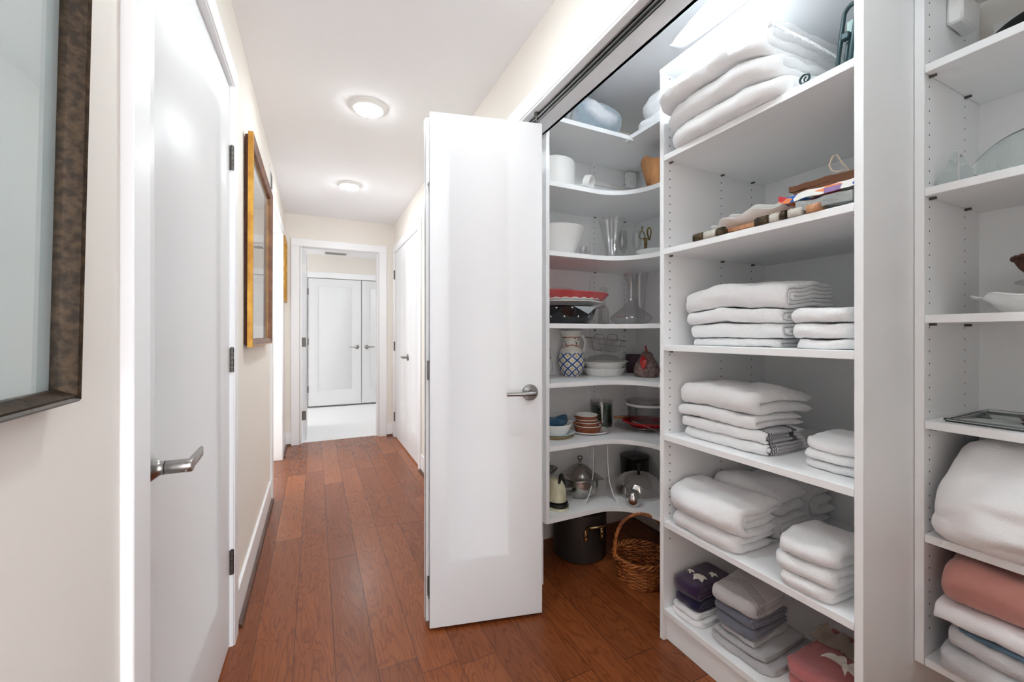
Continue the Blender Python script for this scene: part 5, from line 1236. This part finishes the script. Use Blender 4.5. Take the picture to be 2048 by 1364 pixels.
def color_bag():
    m = mat('printed_plastic_bag', (236, 236, 232), .3); b = m.node_tree.nodes['Principled BSDF']
    tc = nd(m, 'ShaderNodeTexCoord'); v = nd(m, 'ShaderNodeTexVoronoi'); v.inputs['Scale'].default_value = 40; lk(m, tc, 'Object', v, 0)
    sp = nd(m, 'ShaderNodeSeparateColor'); lk(m, v, 'Color', sp, 0); r = nd(m, 'ShaderNodeValToRGB'); r.color_ramp.interpolation = 'CONSTANT'; e = r.color_ramp.elements
    for i, (p, c) in enumerate(((0, (236, 236, 232)), (.34, (40, 96, 178)), (.46, (232, 140, 92)), (.56, (236, 236, 232)), (.68, (198, 44, 60)), (.76, (150, 120, 170)), (.86, (70, 140, 116)), (.93, (236, 236, 232)))):
        k = e[i] if i < 2 else e.new(p); k.position = p; k.color = (*lin(c), 1)
    lk(m, sp, 0, r, 0); lk(m, r, 0, b, 'Base Color'); return m
M['cbag'] = color_bag(); M['clearp'] = bump(mat('clear_plastic_film', (214, 220, 218), .12, trans=.5, ior=1.2), scale=30, strength=1, dist=.01)
by = .625
bm = NB(); sheet(bm, .16, .13, .026, .012, 3, 14); solo('plastic_bag', bm, M['clearp'], 'crumpled clear plastic bag under the printed one', 'bag', (1.275, by-.005, z2+.024), .05, sm=70)
bm = NB(); sheet(bm, .20, .185, .018, .012, 8, 12); solo('plastic_bag', bm, M['cbag'], 'white plastic bag printed in blue, orange and red', 'bag', (1.305, by+.018, z2+.054), 0, sm=70, rot=(.02, .05, 0))
for k, (lb, dz, dy) in enumerate((('bottom brown paper bag above the printed plastic bag', .078, .022), ('middle brown paper bag in the pile of bags', .098, -.004), ('topmost brown paper bag with a pale cord handle', .118, .012))):
    t = thing('paper_bag', lb, 'bag', (1.43, by+.035+dy, z2+dz), 0, 'brown paper bags on the second shelf'); t.rotation_euler = (.0, 0, .03*k)
    bm = NB(); sheet(bm, .26, .190, .0165, .012, 20+k, 10); part('body', bm, M['kraft'], t, sm=60)
    if k == 2:
        bm = NB(); tube(bm, [(-.125, -.045, .008), (-.135, -.035, .004), (-.137, -.020, .012), (-.132, -.011, .032), (-.125, -.017, .056), (-.12, -.025, .058), (-.118, -.035, .035), (-.112, -.050, .008)], .0022, 8); part('cord_handle', bm, M['cord'], t, sm=60)
# ================================================================== RIGHT UNIT ORNAMENTS
bm = NB(); vs = lathe(bm, shell(smooth_prof([(0, 0), (.08, 0), (.10, .004), (.14, .022), (.15, .03)], 3), .004), 48)
bmesh.ops.transform(bm, matrix=Matrix.Diagonal((1.05, .95, 1, 1)), verts=bm.verts); solo('black_tray', bm, M['blackpot'], 'glossy black dish on the upper shelf at the right edge', 'dish', (1.625, .292, RS[0]+.009), sm=60)
bowl('glass_plate', 'thin clear glass plate under the black dish', 'plate', (1.605, .318, RS[0]+.0005), [(0, 0), (.10, 0), (.12, .003), (.142, .007)], M['glass'], .003, 64)
def sail():
    bm = NB(); n = 14
    for s, w0, h in ((-1, .042, .088), (1, .030, .074)):
        L = []; Rr = []
        for i in range(n+1):
            q = i/n; z = .010+h*q; x0 = 0; x1 = s*w0*(1-q)**.8; th = .004+.004*(1-q)
            L.append([bm.verts.new(p) for p in ((s*.002, -th, z), (s*.002+x1, -th*.4, z+.002), (s*.002+x1, th*.4, z+.002), (s*.002, th, z))])
        for a, b in zip(L, L[1:]):
            for i in range(4): bm.faces.new((a[i], a[(i+1) % 4], b[(i+1) % 4], b[i]))
        bm.faces.new(L[0][::-1]); bm.faces.new(L[-1])
    return bm
t = thing('glass_sailboat', 'small clear glass sailboat on the right-hand shelf', 'ornament', (1.515, .462, RS[1]+.0005), -1.25)
part('sails', sail(), M['thick'], t, sm=50)
bm = NB(); box(bm, -.04, .032, -.010, .010, 0, .011, .003); part('hull', bm, M['thick'], t)
t = thing('glass_fish', 'large heavy glass fish, clear with a grey-green tint', 'ornament', (1.565, .375, RS[1]+.0005), -.1-PI/2)
bm = NB(); n = 20; rings = []
for i in range(n+1):
    s = i/n; x = -.075+.20*s; hh = .057*math.sin(PI*min(1, .12+s*.80))**.7; ww = .030*math.sin(PI*min(1, .10+s*.84))**.8*(1+.22*math.sin(s*15))
    rings.append([bm.verts.new((x, ww*math.cos(a), .016+hh*.82+hh*math.sin(a))) for a in [2*PI*k/20 for k in range(20)]])
for a, b in zip(rings, rings[1:]):
    for k in range(20): bm.faces.new((a[k], a[(k+1) % 20], b[(k+1) % 20], b[k]))
bm.faces.new(rings[0][::-1]); bm.faces.new(rings[-1]); part('body', bm, M['thick'], t, sm=60)
bm = NB(); vs = lathe(bm, smooth_prof([(0, 0), (.03, 0), (.04, .005), (.03, .014), (0, .018)], 3), 32); bmesh.ops.transform(bm, matrix=Matrix.Diagonal((1.6, .6, 1, 1)), verts=vs); part('foot', bm, M['thick'], t, sm=60)
bm = NB(); petal(bm, -.055, 0, .02, PI, .035, .014, .01); part('mouth_fin', bm, M['thick'], t, sm=60)
bowl('serving_dish', 'white serving dish with a wavy rim on the right-hand shelf', 'dish', (1.605, .300, RS[2]+.0005), [(0, 0), (.105, 0), (.115, .004), (.135, .024), (.158, .040), (.168, .044)], M['cer'], .004, 96, .82, .95, wob=lambda a, z: 1+.03*math.cos(10*a)*max(0, z)/.044, zw=lambda a, r, z: .0045*math.cos(10*a)*(z > .02))
bowl('glass_bowl', 'clear glass bowl standing in the wavy white dish', 'bowl', (1.66, .285, RS[2]+.006), [(0, 0), (.05, 0), (.055, .005), (.085, .055), (.108, .072), (.115, .074)], M['glass'], .004, 64, wob=lambda a, z: 1+.02*math.cos(8*a)*(z > .05))
t = thing('wicker_bowl', 'dark brown wicker bowl sitting in the clear glass bowl', 'bowl', (1.66, .295, RS[2]+.062))
bm = NB(); lathe(bm, shell(smooth_prof([(0, .004), (.044, .004), (.066, .02), (.092, .05), (.108, .080)], 6), .004), 96, wob=lambda a, z: 1+.012*math.sin(a*44+(int(z*150) % 2)*PI)*(z > .005)+.006*math.sin(z*940)); part('weave', bm, M['dwick'], t, sm=60)
bm = NB(); tube(bm, [(.108*math.cos(a), .108*math.sin(a), .082+.0015*math.sin(a*30)) for a in [2*PI*k/120 for k in range(120)]], .0045, 8, closed=True); part('rim', bm, M['dwick'], t, sm=60)
bm = NB(); lathe(bm, [(0, 0), (.045, 0), (.045, .004), (0, .004)], 30); part('base', bm, M['dwick'], t)
t = thing('glass_tray', 'flat clear glass tray on the right-hand shelf above the comforter', 'tray', (1.60, .32, RS[3]+.0005))
bm = NB(); vs = box(bm, -.125, .16, -.20, .155, 0, .003, .001)
tube(bm, [(-.125, -.2, .0065), (.16, -.2, .0065), (.16, .155, .0065), (-.125, .155, .0065)], .0035, 8, closed=True); part('plate', bm, M['thick'], t, sm=50)
bm = NB(); sheet(bm, .10, .10, .006, .004, 5, 12); solo('napkin', bm, M['plum'], 'dark red and black cloth lying on the flat glass tray', 'napkin', (1.635, .335, RS[3]+.0135), .3, sm=60)
